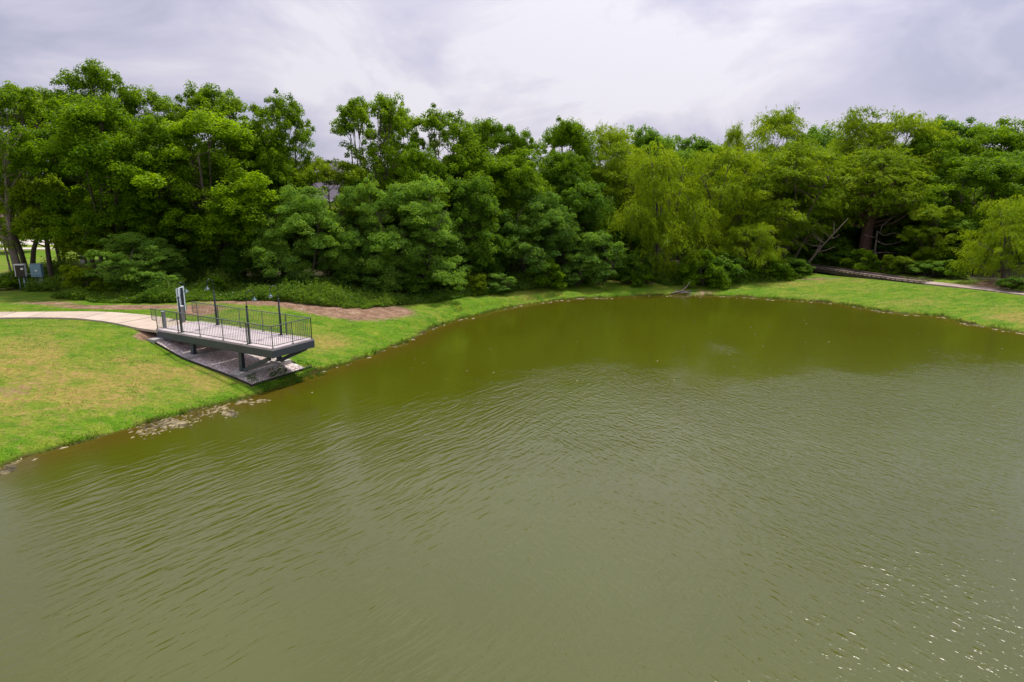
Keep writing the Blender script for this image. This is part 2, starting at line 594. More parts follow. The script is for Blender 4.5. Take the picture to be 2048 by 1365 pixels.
def terrain(x, y):
    sh = np.shape(x)
    x = np.asarray(x, float).ravel(); y = np.asarray(y, float).ravel()
    d = shore_dist(x, y)
    d = d + (fbm(x, y, 0.9, 3) - 0.5) * 0.55
    hl = np.interp(d, [-12, -4, -1, 0, 0.35, 2.5, 6, 9.5, 13, 30], [-1.6, -1.1, -0.45, 0.0, 0.17, 0.50, 1.05, 1.70, 1.98, 2.0])
    hr = np.interp(d, [-12, -4, -1, 0, 0.35, 2.5, 6, 10, 14, 30], [-1.6, -1.1, -0.45, 0.0, 0.14, 0.36, 0.70, 1.10, 1.2, 1.2])
    w = smooth(-6, 6, x)
    h = hl * (1 - w) + hr * w
    # little eroded ledge on the far left bank
    lw = smooth(-12.5, -9.5, x) * (1 - smooth(3, 6.5, x)) * smooth(40, 44, y)
    ed = 1.05 + (fbm(x, y, 0.5, 3) - 0.5) * 1.1
    h = h + lw * (0.22 * smooth(ed, ed + 0.28, d) * np.exp(-np.maximum(d - 1.2, 0) / 3.0) - 0.08 * smooth(0.3, 0.6, d) * (1 - smooth(ed - .1, ed + .15, d)))
    h = h + np.where(d > 0, 1, 0) * (fbm(x, y, 0.25, 3) - 0.5) * 0.22 * smooth(0, 3, d)
    # bed under the platform
    px_, py_ = to_dk(x, y)
    wp = smooth(-2.2, -0.2, px_) * (1 - smooth(8.4, 9.2, px_)) * smooth(-2.2, -0.7, py_) * (1 - smooth(3.3, 5.2, py_))
    h = h * (1 - wp) + np.interp(px_, PADX, PADZ) * wp
    # levelled under the paths
    dp = seg_dist(x, y, LEFT_PATH)
    wl = 1 - smooth(1.1, 3.2, dp)
    wl = wl * (1 - wp)
    h = h * (1 - wl) + 1.97 * wl
    dr = seg_dist(x, y, RIGHT_WALK + [])
    wr = 1 - smooth(1.2, 3.0, dr)
    h = h * (1 - wr) + (WALK_Z - 0.05) * wr
    db = seg_dist(x, y, BOARD)
    wb = 1 - smooth(1.5, 4.0, db)
    h = h * (1 - wb) + (WALK_Z - 0.10 - 0.42 * smooth(61.0, 72.0, y)) * wb
    return h.reshape(sh)


def gz(x, y):
    return float(terrain(np.array([x]), np.array([y]))[0])


def gauss(x, y, u, v, z, rx, ry, k=1.0):
    cx_, cy_ = site(u, v, z)
    return k * np.exp(-(((x - cx_) / rx) ** 2 + ((y - cy_) / ry) ** 2))


# tree line on the ground (front edge of the wood)
LINE_PX = [(-200, 560, 2), (0, 560, 2), (60, 585, 2), (120, 592, 2), (200, 602, 2), (330, 604, 2), (460, 600, 2), (600, 596, 2), (760, 592, 1.8), (880, 581, 1.6),
           (960, 574, 1.4), (1060, 562, 1.3), (1180, 551, 1.2), (1280, 547, 1.2), (1330, 560, 0.9), (1400, 560, 0.9), (1500, 557, 1.0), (1600, 553, 1.1), (1640, 530, 1.1)]
LINE = [site(u, v, z) for u, v, z in LINE_PX] + [(36.5, 68.5), (40.0, 62.5), (45.5, 60.5), (60.0, 52.0), (90, 40)]
LX = np.array([p_[0] for p_ in LINE]); LY = np.array([p_[1] for p_ in LINE])


def wood_depth(x, y):
    return y - np.interp(x, LX, LY)


def axis(lo, a, b, hi, fine, coarse):
    r = list(np.arange(a, b, fine))
    st = fine; p_ = b
    while p_ < hi:
        r.append(p_); st = min(st * 1.35, coarse); p_ += st
    r.append(hi)
    st = fine; p_ = a
    l = []
    while p_ > lo:
        st = min(st * 1.35, coarse); p_ -= st; l.append(max(p_, lo))
    return np.array(sorted(set(l + r)))


gx = axis(-3000, -34, 44, 3000, 0.22, 400)
gy = axis(-3000, 19, 76, 4000, 0.22, 400)
GX, GY = np.meshgrid(gx, gy)
HZ = terrain(GX, GY)
xf, yf = GX.ravel(), GY.ravel()
dS = shore_dist(xf, yf)
wd = wood_depth(xf, yf)
pdx, pdy = to_dk(xf, yf)
soil = (gauss(xf, yf, 690, 608, 1.6, 3.6, 2.6, 1.15) + gauss(xf, yf, 780, 603, 1.5, 2.0, 1.6, 0.8) + gauss(xf, yf, 580, 606, 1.8, 4.0, 1.1, 0.72)
        + gauss(xf, yf, 180, 613, 2, 3.2, 0.8, 0.75) + gauss(xf, yf, 90, 606, 2, 2.6, 1.0, 0.8) + gauss(xf, yf, 270, 616, 2, 2.6, 0.7, 0.65)
        + gauss(xf, yf, 330, 612, 2, 4.0, 0.8, 0.6) + gauss(xf, yf, 395, 620, 2, 1.4, 1.5, 1.0) + gauss(xf, yf, 450, 606, 1.9, 3.5, 0.9, 0.55)
        + gauss(xf, yf, 298, 672, 1.7, 0.8, 1.0, 1.0)
        + gauss(xf, yf, 1965, 573, 1.2, 2.6, 1.1, 1.5) + gauss(xf, yf, 2010, 566, 1.2, 2.6, 1.6, 1.3)
        + gauss(xf, yf, 60, 568, 2, 5.0, 4.0, 0.75) + gauss(xf, yf, 140, 540, 2, 6.5, 6.0, 0.75) + gauss(xf, yf, 1280, 552, 1.2, 2.5, 1.0, 0.7)
        + gauss(xf, yf, 80, 795, .5, 2.2, 1.2, 0.32) + gauss(xf, yf, 140, 762, .8, 2.0, 1.0, 0.32) + gauss(xf, yf, 262, 762, .7, 1.0, 0.5, 0.32)
        + gauss(xf, yf, 20, 810, .5, 1.6, 0.9, 0.32) + gauss(xf, yf, 1640, 557, 1., 3.5, .8, 0.6) + gauss(xf, yf, 1410, 583, .3, 1.8, 1.2, 0.6))
dp_ = seg_dist(xf, yf, LEFT_PATH)
soil += 0.55 * (1 - smooth(0.9, 1.35, dp_))
soil = np.clip(soil, 0, 1.3)
dry = (gauss(xf, yf, 120, 790, .6, 6.5, 3.6, 0.8) + gauss(xf, yf, 330, 760, .6, 3.5, 2.0, 0.5) + gauss(xf, yf, 40, 690, 1.8, 5, 3.0, 0.4)
       + gauss(xf, yf, 690, 680, .8, 3.6, 1.6, 0.65) + gauss(xf, yf, 1275, 550, 1.2, 4.0, 1.2, 1.0) + gauss(xf, yf, 1030, 590, .5, 5.0, 1.5, 0.3)
       + gauss(xf, yf, 1980, 640, .3, 3.5, 1.6, 0.6) + gauss(xf, yf, 2040, 628, .5, 3.0, 1.6, 0.7) + gauss(xf, yf, 1800, 600, .6, 5.0, 1.2, 0.3)
       + gauss(xf, yf, 1640, 563, .9, 4.0, 1.0, 0.8) + gauss(xf, yf, 60, 575, 2, 4, 2, 0.8) + gauss(xf, yf, 1500, 590, .4, 5.0, .6, 0.7))
dry = dry * (0.35 + 1.3 * smooth(0.40, 0.62, fbm(xf, yf, 0.55, 4)))
dry = dry * (0.55 + 0.45 * smooth(0.4, 2.4, dS))
dry = np.where(dS < 2.2, dry * smooth(0.2, 2.4, dS), dry)
dry = np.clip(dry, 0, 1)
wet = 1 - smooth(-0.05, 0.22, dS + (fbm(xf, yf, 1.3, 3) - 0.5) * 0.5)
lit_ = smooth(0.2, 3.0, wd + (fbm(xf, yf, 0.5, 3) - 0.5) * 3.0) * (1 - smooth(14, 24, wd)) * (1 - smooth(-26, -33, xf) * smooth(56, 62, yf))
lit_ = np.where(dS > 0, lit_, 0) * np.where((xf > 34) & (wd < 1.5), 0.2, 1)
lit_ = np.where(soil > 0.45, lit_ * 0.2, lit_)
ny_, nx_ = GX.shape
idx = np.arange(nx_ * ny_).reshape(ny_, nx_)
q = np.stack([idx[:-1, :-1], idx[:-1, 1:], idx[1:, 1:], idx[1:, :-1]], -1).reshape(-1, 4)
me = mesh_np('ground', np.stack([xf, yf, HZ.ravel()], 1), q.ravel(), np.arange(len(q)) * 4, np.full(len(q), 4), [M['lawn']], True,
             {'soil': ('POINT', soil), 'dry': ('POINT', dry), 'wet': ('POINT', wet), 'litter': ('POINT', lit_)})
ground = tag(link('ground', me), kind='structure')

# ------------------------------------------------------------------ water
m, t, o = new_mat('green_pond_water')
geo = t.nodes.new('ShaderNodeNewGeometry'); pos = geo.outputs['Position']
sp_ = t.nodes.new('ShaderNodeSeparateXYZ'); lk(t, pos, sp_.inputs[0])
# crests run 53 degrees on the left, 122 degrees on the right; each train drifts gently
warp = t.nodes.new('ShaderNodeTexNoise'); warp.inputs['Scale'].default_value = 0.22; warp.inputs['Detail'].default_value = 2
lk(t, pos, warp.inputs['Vector'])
wv = t.nodes.new('ShaderNodeVectorMath'); wv.operation = 'SCALE'; wv.inputs['Scale'].default_value = 0.9
lk(t, warp.outputs['Color'], wv.inputs[0])
wp_ = t.nodes.new('ShaderNodeVectorMath'); wp_.operation = 'ADD'
lk(t, pos, wp_.inputs[0]); lk(t, wv.outputs[0], wp_.inputs[1])
P2 = wp_.outputs[0]


def train(ang, sc, stretch, detail=2, rough=0.45, dist=0.0, off=0):
    v_ = mapping(t, P2, (off, off * 1.7, 0), (0, 0, -rad(ang)), (sc / stretch, sc, 1))
    # Mapping rotates after scaling, so rotate first
    return v_


def train_noise(ang, wl, stretch, detail, rough, off):
    r_ = t.nodes.new('ShaderNodeVectorRotate'); r_.rotation_type = 'Z_AXIS'
    r_.inputs['Angle'].default_value = -rad(ang)
    lk(t, P2, r_.inputs['Vector'])
    v_ = mapping(t, r_.outputs[0], (off, off * 1.7, 0), (0, 0, 0), (1 / (wl * stretch), 1 / wl, 1))
    return noise(t, v_, 1.0, detail, rough)


A1 = train_noise(53, 0.19, 5.5, 2, 0.40, 0.0)
A2 = train_noise(42, 0.10, 4.0, 2, 0.5, 11.0)
B1 = train_noise(122, 0.14, 2.8, 2, 0.45, 5.0)
B2 = train_noise(104, 0.09, 3.0, 1, 0.5, 31.0)
Cn = train_noise(10, 0.9, 2.0, 2, 0.5, 3.0)
patch = noise(t, pos, 0.11, 3, 0.5)
side = math_node(t, 'ADD', math_node(t, 'MULTIPLY', sp_.outputs[0], 0.05), math_node(t, 'MULTIPLY', patch, 1.0))
wB = ramp(t, side, [(0.35, 0.0), (0.85, 1.0)])
wA = math_node(t, 'SUBTRACT', 1.0, math_node(t, 'MULTIPLY', wB, 0.85))
calm = ramp(t, noise(t, pos, 0.07, 3, 0.55), [(0.35, 0.6), (0.62, 1.0)])
calm = math_node(t, 'MULTIPLY', calm, math_node(t, 'ADD', math_node(t, 'MULTIPLY', attr(t, 'ruffle'), 0.86), 0.14))
mid = attr(t, 'mid')
hA = math_node(t, 'ADD', math_node(t, 'MULTIPLY', A1, 0.046), math_node(t, 'MULTIPLY', A2, 0.010))
hB = math_node(t, 'ADD', math_node(t, 'MULTIPLY', math_node(t, 'POWER', B1, 2.6), 0.060), math_node(t, 'MULTIPLY', B2, 0.009))
h = math_node(t, 'ADD', math_node(t, 'MULTIPLY', hA, wA), math_node(t, 'MULTIPLY', hB, wB))
h = math_node(t, 'ADD', h, math_node(t, 'MULTIPLY', Cn, 0.02))
micro = train_noise(118, 0.055, 2.6, 1, 0.5, 17.0)
h = math_node(t, 'ADD', h, math_node(t, 'MULTIPLY', micro, math_node(t, 'ADD', 0.0014, math_node(t, 'MULTIPLY', wB, 0.0150))))
h = math_node(t, 'ADD', h, math_node(t, 'MULTIPLY', math_node(t, 'ADD', A2, B2), math_node(t, 'MULTIPLY', mid, 0.008)))
h = math_node(t, 'MULTIPLY', h, calm)
b = t.nodes.new('ShaderNodeBump'); b.inputs['Distance'].default_value = 1.0; b.inputs['Strength'].default_value = 1.0
lk(t, h, b.inputs['Height'])
p = t.nodes.new('ShaderNodeBsdfPrincipled')
body = ramp(t, noise(t, pos, 0.09, 4, 0.55), [(0.3, (0.058, 0.065, 0.002)), (0.7, (0.067, 0.078, 0.003))])
body = mixc(t, attr(t, 'shallow'), body, (0.085, 0.055, 0.006))
lk(t, body, p.inputs['Base Color'])
p.inputs['Roughness'].default_value = 0.125
p.inputs['IOR'].default_value = 1.57
lk(t, b.outputs[0], p.inputs['Normal'])
lk(t, p.outputs[0], o.inputs[0])
M['water'] = m
wx = np.arange(-40, 60.1, 0.5); wy = np.arange(-40, 70.1, 0.5)
WX, WY = np.meshgrid(wx, wy)
sd = shore_dist(WX, WY).reshape(WX.shape)
shal = (smooth(-2.6, 0.0, sd) * 0.8).ravel()
bx_ = np.interp(WX, [-20, -9, -5, 0, 5, 9.5, 16, 25, 40], [20, 27, 32, 36.5, 38.5, 34.0, 35.5, 37.0, 36.0])
ruffle = 1 - smooth(-4.5, 2.0, WY - bx_ + (fbm(WX, WY, 0.3, 3) - 0.5) * 7)
ruffle = ruffle * smooth(1.2, 5.0, -sd + (fbm(WX, WY, 0.4, 3) - 0.5) * 3)
ruffle = np.maximum(ruffle, 0.7 * np.exp(-(((WX - 13.0) / 1.0) ** 2 + ((WY - 41.5) / 2.4) ** 2)))
midf = smooth(21, 27, WY) * ruffle * smooth(-12, -2, WX)
idx = np.arange(WX.size).reshape(WX.shape)
q = np.stack([idx[:-1, :-1], idx[:-1, 1:], idx[1:, 1:], idx[1:, :-1]], -1).reshape(-1, 4)
me = mesh_np('pond_water', np.stack([WX.ravel(), WY.ravel(), np.zeros(WX.size)], 1), q.ravel(), np.arange(len(q)) * 4, np.full(len(q), 4),
             [M['water']], True, {'shallow': ('POINT', shal), 'ruffle': ('POINT', ruffle.ravel()), 'mid': ('POINT', midf.ravel())})
tag(link('pond_water', me), kind='structure')


# ------------------------------------------------------------------ paths
def resample(pts, step):
    P_ = [Vector((a_, b_, 0)) for a_, b_ in pts]
    cum = [0]
    for a_, b_ in zip(P_[:-1], P_[1:]):
        cum.append(cum[-1] + (b_ - a_).length)
    n_ = max(1, round(cum[-1] / step))
    xs = np.interp(np.linspace(0, cum[-1], n_ * 4 + 1), cum, [p_.x for p_ in P_])
    ys = np.interp(np.linspace(0, cum[-1], n_ * 4 + 1), cum, [p_.y for p_ in P_])
    for _ in range(4):      # round the corners
        xs[1:-1] = (xs[:-2] + xs[1:-1] * 2 + xs[2:]) / 4
        ys[1:-1] = (ys[:-2] + ys[1:-1] * 2 + ys[2:]) / 4
    return np.stack([xs, ys], 1), n_


def slab_path(name, pts, widths, z, mat, step, thick=0.14, gap=0.02):
    P_, n_ = resample(pts, step)
    T = np.gradient(P_, axis=0); T /= np.linalg.norm(T, axis=1)[:, None]
    Nn = np.stack([-T[:, 1], T[:, 0]], 1)
    ww = np.interp(np.linspace(0, 1, len(P_)), np.linspace(0, 1, len(widths)), widths) / 2
    root = tag(empty(name), kind='structure')
    for k in range(n_):
        sl_ = slice(k * 4, k * 4 + 5)
        p_ = P_[sl_].copy(); nn = Nn[sl_]; w_ = ww[sl_][:, None]
        p_[0] += T[k * 4] * gap / 2; p_[-1] -= T[k * 4 + 4] * gap / 2
        L_ = p_ + nn * w_; R_ = p_ - nn * w_
        dz = random.uniform(-0.006, 0.006)
        vs = [(*a_, z + dz) for a_ in L_] + [(*a_, z + dz) for a_ in R_] + [(*a_, z - thick) for a_ in L_] + [(*a_, z - thick) for a_ in R_]
        fs = []
        for i in range(4):
            fs += [(5 + i, 6 + i, 1 + i, i), (i, i + 1, 11 + i, 10 + i), (6 + i, 5 + i, 15 + i, 16 + i)]
        fs += [(0, 10, 15, 5), (4, 9, 19, 14)]
        mb = MB(); mb.poly(vs, fs); mb.build('slab', mat, root)
    return root


slab_path('path', LEFT_PATH, [1.8, 1.8, 1.8, 1.8, 1.8, 1.9, 2.2, 2.5, 2.6], 2.06, M['path'], 1.8, gap=0.045)
slab_path('walkway', RIGHT_WALK, [1.75, 1.75, 1.75, 1.8], WALK_Z + 0.02, M['walk_conc'], 2.6)

# boardwalk
bw = tag(empty('boardwalk', (0, 0, 0)), 'narrow weathered timber boardwalk joining the concrete walk at the edge of the wood', 'boardwalk')
P_, n_ = resample(BOARD, 0.5)
T = np.gradient(P_, axis=0); T /= np.linalg.norm(T, axis=1)[:, None]
Nn = np.stack([-T[:, 1], T[:, 0]], 1)
mb = MB()
seg = np.concatenate([[0], np.cumsum(np.linalg.norm(np.diff(P_, axis=0), axis=1))])
npl = int(seg[-1] / 0.145)
for k in range(npl):
    s0 = (k + 0.03) * 0.145; s1 = (k + 0.93) * 0.145
    dz = random.uniform(-0.004, 0.006)
    cs = []
    for s_ in (s0, s1):
        x_ = np.interp(s_, seg, P_[:, 0]); y_ = np.interp(s_, seg, P_[:, 1])
        nx2 = np.interp(s_, seg, Nn[:, 0]); ny2 = np.interp(s_, seg, Nn[:, 1])
        cs.append((x_, y_, nx2, ny2))
    w_ = 0.86
    vs = []
    for zz in (WALK_Z + 0.03 + dz, WALK_Z - 0.01 + dz):
        for (x_, y_, a_, b_), sg in ((cs[0], 1), (cs[0], -1), (cs[1], -1), (cs[1], 1)):
            vs.append((x_ + a_ * w_ * sg, y_ + b_ * w_ * sg, zz))
    mb.poly(vs, [(0, 1, 2, 3), (7, 6, 5, 4), (0, 4, 5, 1), (1, 5, 6, 2), (2, 6, 7, 3), (3, 7, 4, 0)])
tag(mb.build('plank', M['wood'], bw), kind='stuff')
for sg in (1, -1):
    mb = MB()
    for i in range(0, len(P_) - 1, 4):
        j = min(i + 4, len(P_) - 1)
        a_ = P_[i] + Nn[i] * sg * 0.82; b_ = P_[j] + Nn[j] * sg * 0.82
        mb.beam((*a_, WALK_Z + 0.13), (*b_, WALK_Z + 0.13), 0.09, 0.09)
        mb.beam((*a_, WALK_Z + 0.06), (*(a_ + T[i] * 0.12), WALK_Z + 0.06), 0.085, 0.06)
    mb.build('kerb_rail', M['wood'], bw)
    mb = MB()
    for i in range(0, len(P_) - 1, 4):
        j = min(i + 4, len(P_) - 1)
        a_ = P_[i] + Nn[i] * sg * 0.80; b_ = P_[j] + Nn[j] * sg * 0.80
        mb.beam((*a_, WALK_Z - 0.155), (*b_, WALK_Z - 0.155), 0.05, 0.28)
    mb.build('side_beam', M['wood_side'], bw)
    for i in range(2, len(P_) - 1, 20):
        a_ = P_[i] + Nn[i] * sg * 0.70
        zg = gz(*a_)
        if zg < WALK_Z - 0.2:
            MB().box(-0.06, -0.06, zg - 0.3, 0.06, 0.06, WALK_Z - 0.02).build('support_post', M['wood_side'], bw, loc=(a_[0], a_[1], 0))

# ------------------------------------------------------------------ viewing platform
dkr = empty('viewing_platform', (*DK_O, 0), DK_R)
tag(dkr, 'raised concrete and grey steel viewing platform with railings reaching over the pond edge', 'viewing platform')
JX = [0.0, 2.3, 4.62, 6.94, DL]
for x0, x1 in zip(JX[:-1], JX[1:]):
    mb = MB()
    g_ = 0.022
    mb.box(x0 + (g_ if x0 else -0.02), -0.02, DECK_Z - 0.11, x1 - (g_ if x1 < DL else -0.02), DW + 0.02, DECK_Z)
    mb.build('deck_slab', M['deck'], dkr)
st = M['steel']
for y_ in (0.05, DW - 0.05):
    mb = MB()
    sg = -1 if y_ < 1 else 1
    mb.box(0, y_ - 0.01, DECK_Z - 0.46, DL, y_ + 0.01, DECK_Z - 0.113)
    mb.box(0, y_ - 0.07, DECK_Z - 0.475, DL, y_ + 0.07, DECK_Z - 0.4605)
    mb.box(0, y_ - 0.07, DECK_Z - 0.1125, DL, y_ + 0.07, DECK_Z - 0.1105)
    mb.build('side_beam', st, dkr)
mb = MB()
mb.box(-0.005, -0.032, DECK_Z - 0.45, DL + 0.02, -0.022, DECK_Z - 0.095)
mb.build('fascia', st, dkr)
MB().box(-0.005, DW + 0.022, DECK_Z - 0.45, DL + 0.02, DW + 0.032, DECK_Z - 0.095).build('fascia', st, dkr)
MB().box(DL + 0.0205, -0.032, DECK_Z - 0.45, DL + 0.0305, DW + 0.032, DECK_Z - 0.095).build('fascia', st, dkr)
for x_ in (0.10, 2.9, 6.72, DL - 0.12):
    MB().box(x_ - 0.06, 0.07, DECK_Z - 0.42, x_ + 0.06, DW - 0.07, DECK_Z - 0.14).build('cross_beam', st, dkr)


def wcol(x_, y_, z0, z1):
    mb_ = MB()
    mb_.box(x_ - 0.10, y_ - 0.10, z0, x_ + 0.10, y_ - 0.082, z1)
    mb_.box(x_ - 0.10, y_ + 0.082, z0, x_ + 0.10, y_ + 0.10, z1)
    mb_.box(x_ - 0.008, y_ - 0.0815, z0, x_ + 0.008, y_ + 0.0815, z1)
    mb_.box(x_ - 0.14, y_ - 0.14, z0 - 0.02, x_ + 0.14, y_ + 0.14, z0)
    return mb_


FOOT = {0.3: 1.64, 2.9: 0.95, 6.72: 0.55}
for x_ in (2.9, 6.72):
    for y_ in (0.14, DW - 0.14):
        wcol(x_, y_, FOOT[x_] + 0.096, DECK_Z - 0.476).build('column', st, dkr)
for y_ in (0.14, DW - 0.14):
    mb = MB()
    mb.beam((6.86, y_, FOOT[6.72] + 0.12), (DL - 0.45, y_, DECK_Z - 0.56), 0.17, 0.19)
    mb.build('brace', st, dkr)
for x_, hw in ((0.3, 0.28), (2.9, 0.30), (6.72, 0.32)):
    MB().box(x_ - hw, -0.42 - 0.2 * (x_ < 1), FOOT[x_] - 0.32, x_ + hw, DW + 0.42, FOOT[x_] + 0.03).build('footing', M['conc'], dkr)
    for y_ in (0.10, DW - 0.10):
        if x_ > 1:
            MB().box(x_ - hw - 0.06, y_ - 0.36, FOOT[x_] - 0.30, x_ + hw + 0.06, y_ + 0.36, FOOT[x_] + 0.075).build('footing_pad', M['conc'], dkr)
# railings
RH = 1.10
bal_me = MB().box(-0.0065, -0.0065, 0, 0.0065, 0.0065, RH - 0.15).mesh('baluster', M['rail'])
post_me = MB().box(-0.018, -0.018, 0, 0.018, 0.018, RH - 0.018).mesh('rail_post', M['rail'])
plate_me = MB().box(-0.06, -0.06, 0, 0.06, 0.06, 0.012).mesh('base_plate', M['rail'])


def railing(p0, p1, bays, ext=False, skip_first=False):
    r_ = empty('railing'); r_.parent = dkr
    a_, b_ = Vector((*p0, 0)), Vector((*p1, 0))
    d_ = (b_ - a_).normalized(); L_ = (b_ - a_).length
    z = DECK_Z
    e0 = a_ - d_ * (0.42 if ext else 0)
    MB().beam((e0.x, e0.y, z + RH), (b_.x, b_.y, z + RH), 0.065, 0.035).build('top_rail', M['rail'], r_)
    MB().beam((a_.x, a_.y, z + 0.12), (b_.x, b_.y, z + 0.12), 0.035, 0.025).build('bottom_rail', M['rail'], r_)
    for k in range(bays + 1):
        if k == 0 and skip_first:
            continue
        q_ = a_ + d_ * (L_ * k / bays)
        link('rail_post', post_me, r_, (q_.x, q_.y, z), 0)
        link('base_plate', plate_me, r_, (q_.x, q_.y, z + 0.002), 0)
    nb = round(L_ / 0.128)
    for k in range(1, nb):
        q_ = a_ + d_ * (L_ * k / nb)
        if abs((k / nb * bays) - round(k / nb * bays)) * L_ / bays < 0.03:
            continue
        link('baluster', bal_me, r_, (q_.x, q_.y, z + 0.13), 0)
    if ext:
        MB().beam((e0.x, e0.y, z + RH - 0.02), (e0.x, e0.y, z + 0.48), 0.03, 0.03, (0, 1, 0)).beam((e0.x, e0.y, z + 0.48), (a_.x, a_.y, z + 0.48), 0.03, 0.03).build('return_frame', M['rail'], r_)
        for k in range(1, 4):
            q_ = a_ - d_ * (0.42 * k / 4)
            MB().box(q_.x - 0.008, q_.y - 0.008, z + 0.49, q_.x + 0.008, q_.y + 0.008, z + RH - 0.02).build('baluster', M['rail'], r_)
    return r_


railing((0.04, 0.06), (DL - 0.05, 0.06), 5, True)
railing((0.04, DW - 0.06), (DL - 0.05, DW - 0.06), 5, True)
railing((DL - 0.05, 0.06), (DL - 0.05, DW - 0.06), 2, False, True)

# gravel bed and edging
gvx = np.linspace(0.55, 8.05, 60); gvy = np.linspace(-0.5, 3.15, 28)
AX, AY = np.meshgrid(gvx, gvy)
wxx, wyy = dk(AX, AY)
zz = np.interp(AX, PADX, PADZ) + 0.035 + (fbm(AX, AY, 2.5, 3) - 0.5) * 0.07
idx = np.arange(AX.size).reshape(AX.shape)
q = np.stack([idx[:-1, :-1], idx[:-1, 1:], idx[1:, 1:], idx[1:, :-1]], -1).reshape(-1, 4)
me = mesh_np('gravel_bed', np.stack([wxx.ravel(), wyy.ravel(), zz.ravel()], 1), q.ravel(), np.arange(len(q)) * 4, np.full(len(q), 4), [M['gravel']], True)
tag(link('gravel_bed', me), kind='structure')
# loose stones that give the bed its grain
vs = []; fs = []
for k in range(2600):
    x_ = random.uniform(0.6, 8.0); y_ = random.uniform(-0.46, 3.1)
    r_ = random.uniform(0.015, 0.05)
    z_ = float(np.interp(x_, PADX, PADZ)) + 0.04
    X_, Y_ = dk(x_, y_)
    b_ = len(vs); a0 = random.uniform(0, 6.28)
    for j in range(4):
        vs.append((X_ + math.cos(a0 + j * 1.57) * r_ * random.uniform(.7, 1.2), Y_ + math.sin(a0 + j * 1.57) * r_ * random.uniform(.7, 1.2), z_))
    vs.append((X_, Y_, z_ + r_ * 0.8))
    fs += [(b_, b_ + 1, b_ + 4), (b_ + 1, b_ + 2, b_ + 4), (b_ + 2, b_ + 3, b_ + 4), (b_ + 3, b_, b_ + 4)]
mb = MB(); mb.v = vs; mb.f = fs
tag(mb.build('loose_gravel', M['gravel']), 'loose pinkish gravel lying under the viewing platform', 'gravel', kind='stuff')


def edging(pts, label):
    mb_ = MB()
    for (a_, b_) in zip(pts[:-1], pts[1:]):
        n_ = max(1, int(math.dist(a_, b_) / 0.8))
        for k in range(n_):
            q0 = [a_[i] + (b_[i] - a_[i]) * k / n_ for i in (0, 1)]; q1 = [a_[i] + (b_[i] - a_[i]) * (k + 1) / n_ for i in (0, 1)]
            z0 = float(np.interp(q0[0], PADX, PADZ)) + 0.05; z1 = float(np.interp(q1[0], PADX, PADZ)) + 0.05
            X0, Y0 = dk(*q0); X1, Y1 = dk(*q1)
            mb_.beam((X0, Y0, z0), (X1, Y1, z1), 0.035, 0.10)
    return tag(mb_.build('edging_board', M['edging']), label, 'edging', 'black edging round the gravel bed')


edging([(0.6, -0.53), (8.1, -0.53)], 'black edging strip between the gravel bed and the left lawn, running down to the water')
edging([(2.2, 3.18), (7.2, 3.18)], 'black edging strip on the far side of the gravel bed, mostly hidden behind the platform')
mb = MB()
X0, Y0 = dk(8.14, -0.60); X1, Y1 = dk(8.14, 3.45)
mb.beam((X0, Y0, 0.19), (X1, Y1, 0.22), 0.055, 0.17)
tag(mb.build('edging_board', M['edging']), 'black edging board crossing the foot of the gravel bed beside the water', 'edging', 'black edging round the gravel bed')


# pedestrian lamps
def make_lamp():
    r_ = empty('deck_lamp')
    MB().box(-0.10, -0.10, 0, 0.10, 0.10, 0.02).build('base_plate', M['lamp_black'], r_)
    MB().tube([(0, 0, 0.02), (0, 0, 0.5), (0, 0, 1.9)], [0.058, 0.055, 0.045], 12).build('pole', M['lamp_black'], r_, True)
    MB().tube([(0, 0, 1.86), (0, 0, 1.90), (0, 0, 1.96)], [0.058, 0.062, 0.03], 12).build('collar', M['lamp_black'], r_, True)
    pts = [(0, 0, 1.95), (0, 0, 2.35)]
    R_ = 0.25
    for k in range(1, 10):
        a_ = PI - PI * k / 9
        pts.append((R_ + R_ * math.cos(a_), 0, 2.42 + R_ * math.sin(a_)))
    pts.append((2 * R_, 0, 2.28))
    MB().tube(pts, 0.019, 8).build('gooseneck', M['lamp_black'], r_, True)
    hd = MB().tube([(2 * R_, 0, 2.30), (2 * R_, 0, 2.24), (2 * R_, 0, 2.20), (2 * R_, 0, 2.15), (2 * R_, 0, 2.13)], [0.032, 0.04, 0.085, 0.145, 0.15], 16).build('lamp_shade', M['lamp_hood'], r_, True)
    MB().tube([(2 * R_, 0, 2.128), (2 * R_, 0, 2.09)], [0.12, 0.09], 14).build('lens', M['lamp_glass'], hd, True)
    return r_


def copy_tree(o_, parent=None):
    c_ = o_.copy(); C.objects.link(c_)
    if parent is not None:
        c_.parent = parent
    for ch in [x_ for x_ in bpy.data.objects if x_.parent == o_]:
        copy_tree(ch, c_)
    return c_


lamp0 = make_lamp()
LP = [((1.98, 0.20), 1, 'slim black gooseneck lamp on the near edge of the platform, closest to the sign'),
      ((1.95, DW - 0.24), -1, 'slim black gooseneck lamp on the far edge of the platform, at the inland end'),
      ((7.32, 0.24), 1, 'slim black gooseneck lamp on the near edge of the platform, by the pond corner'),
      ((7.14, DW - 0.24), -1, 'slim black gooseneck lamp on the far edge of the platform, nearest the water')]
for i, ((x_, y_), sg, lab) in enumerate(LP):
    o_ = lamp0 if i == 0 else copy_tree(lamp0)
    o_.location = (*dk(x_, y_), DECK_Z + 0.001)
    o_.rotation_euler = (0, 0, DK_R + PI / 2 * sg + (0.25 if i == 1 else 0))
    tag(o_, lab, 'lamp', 'gooseneck lamps on the viewing platform')

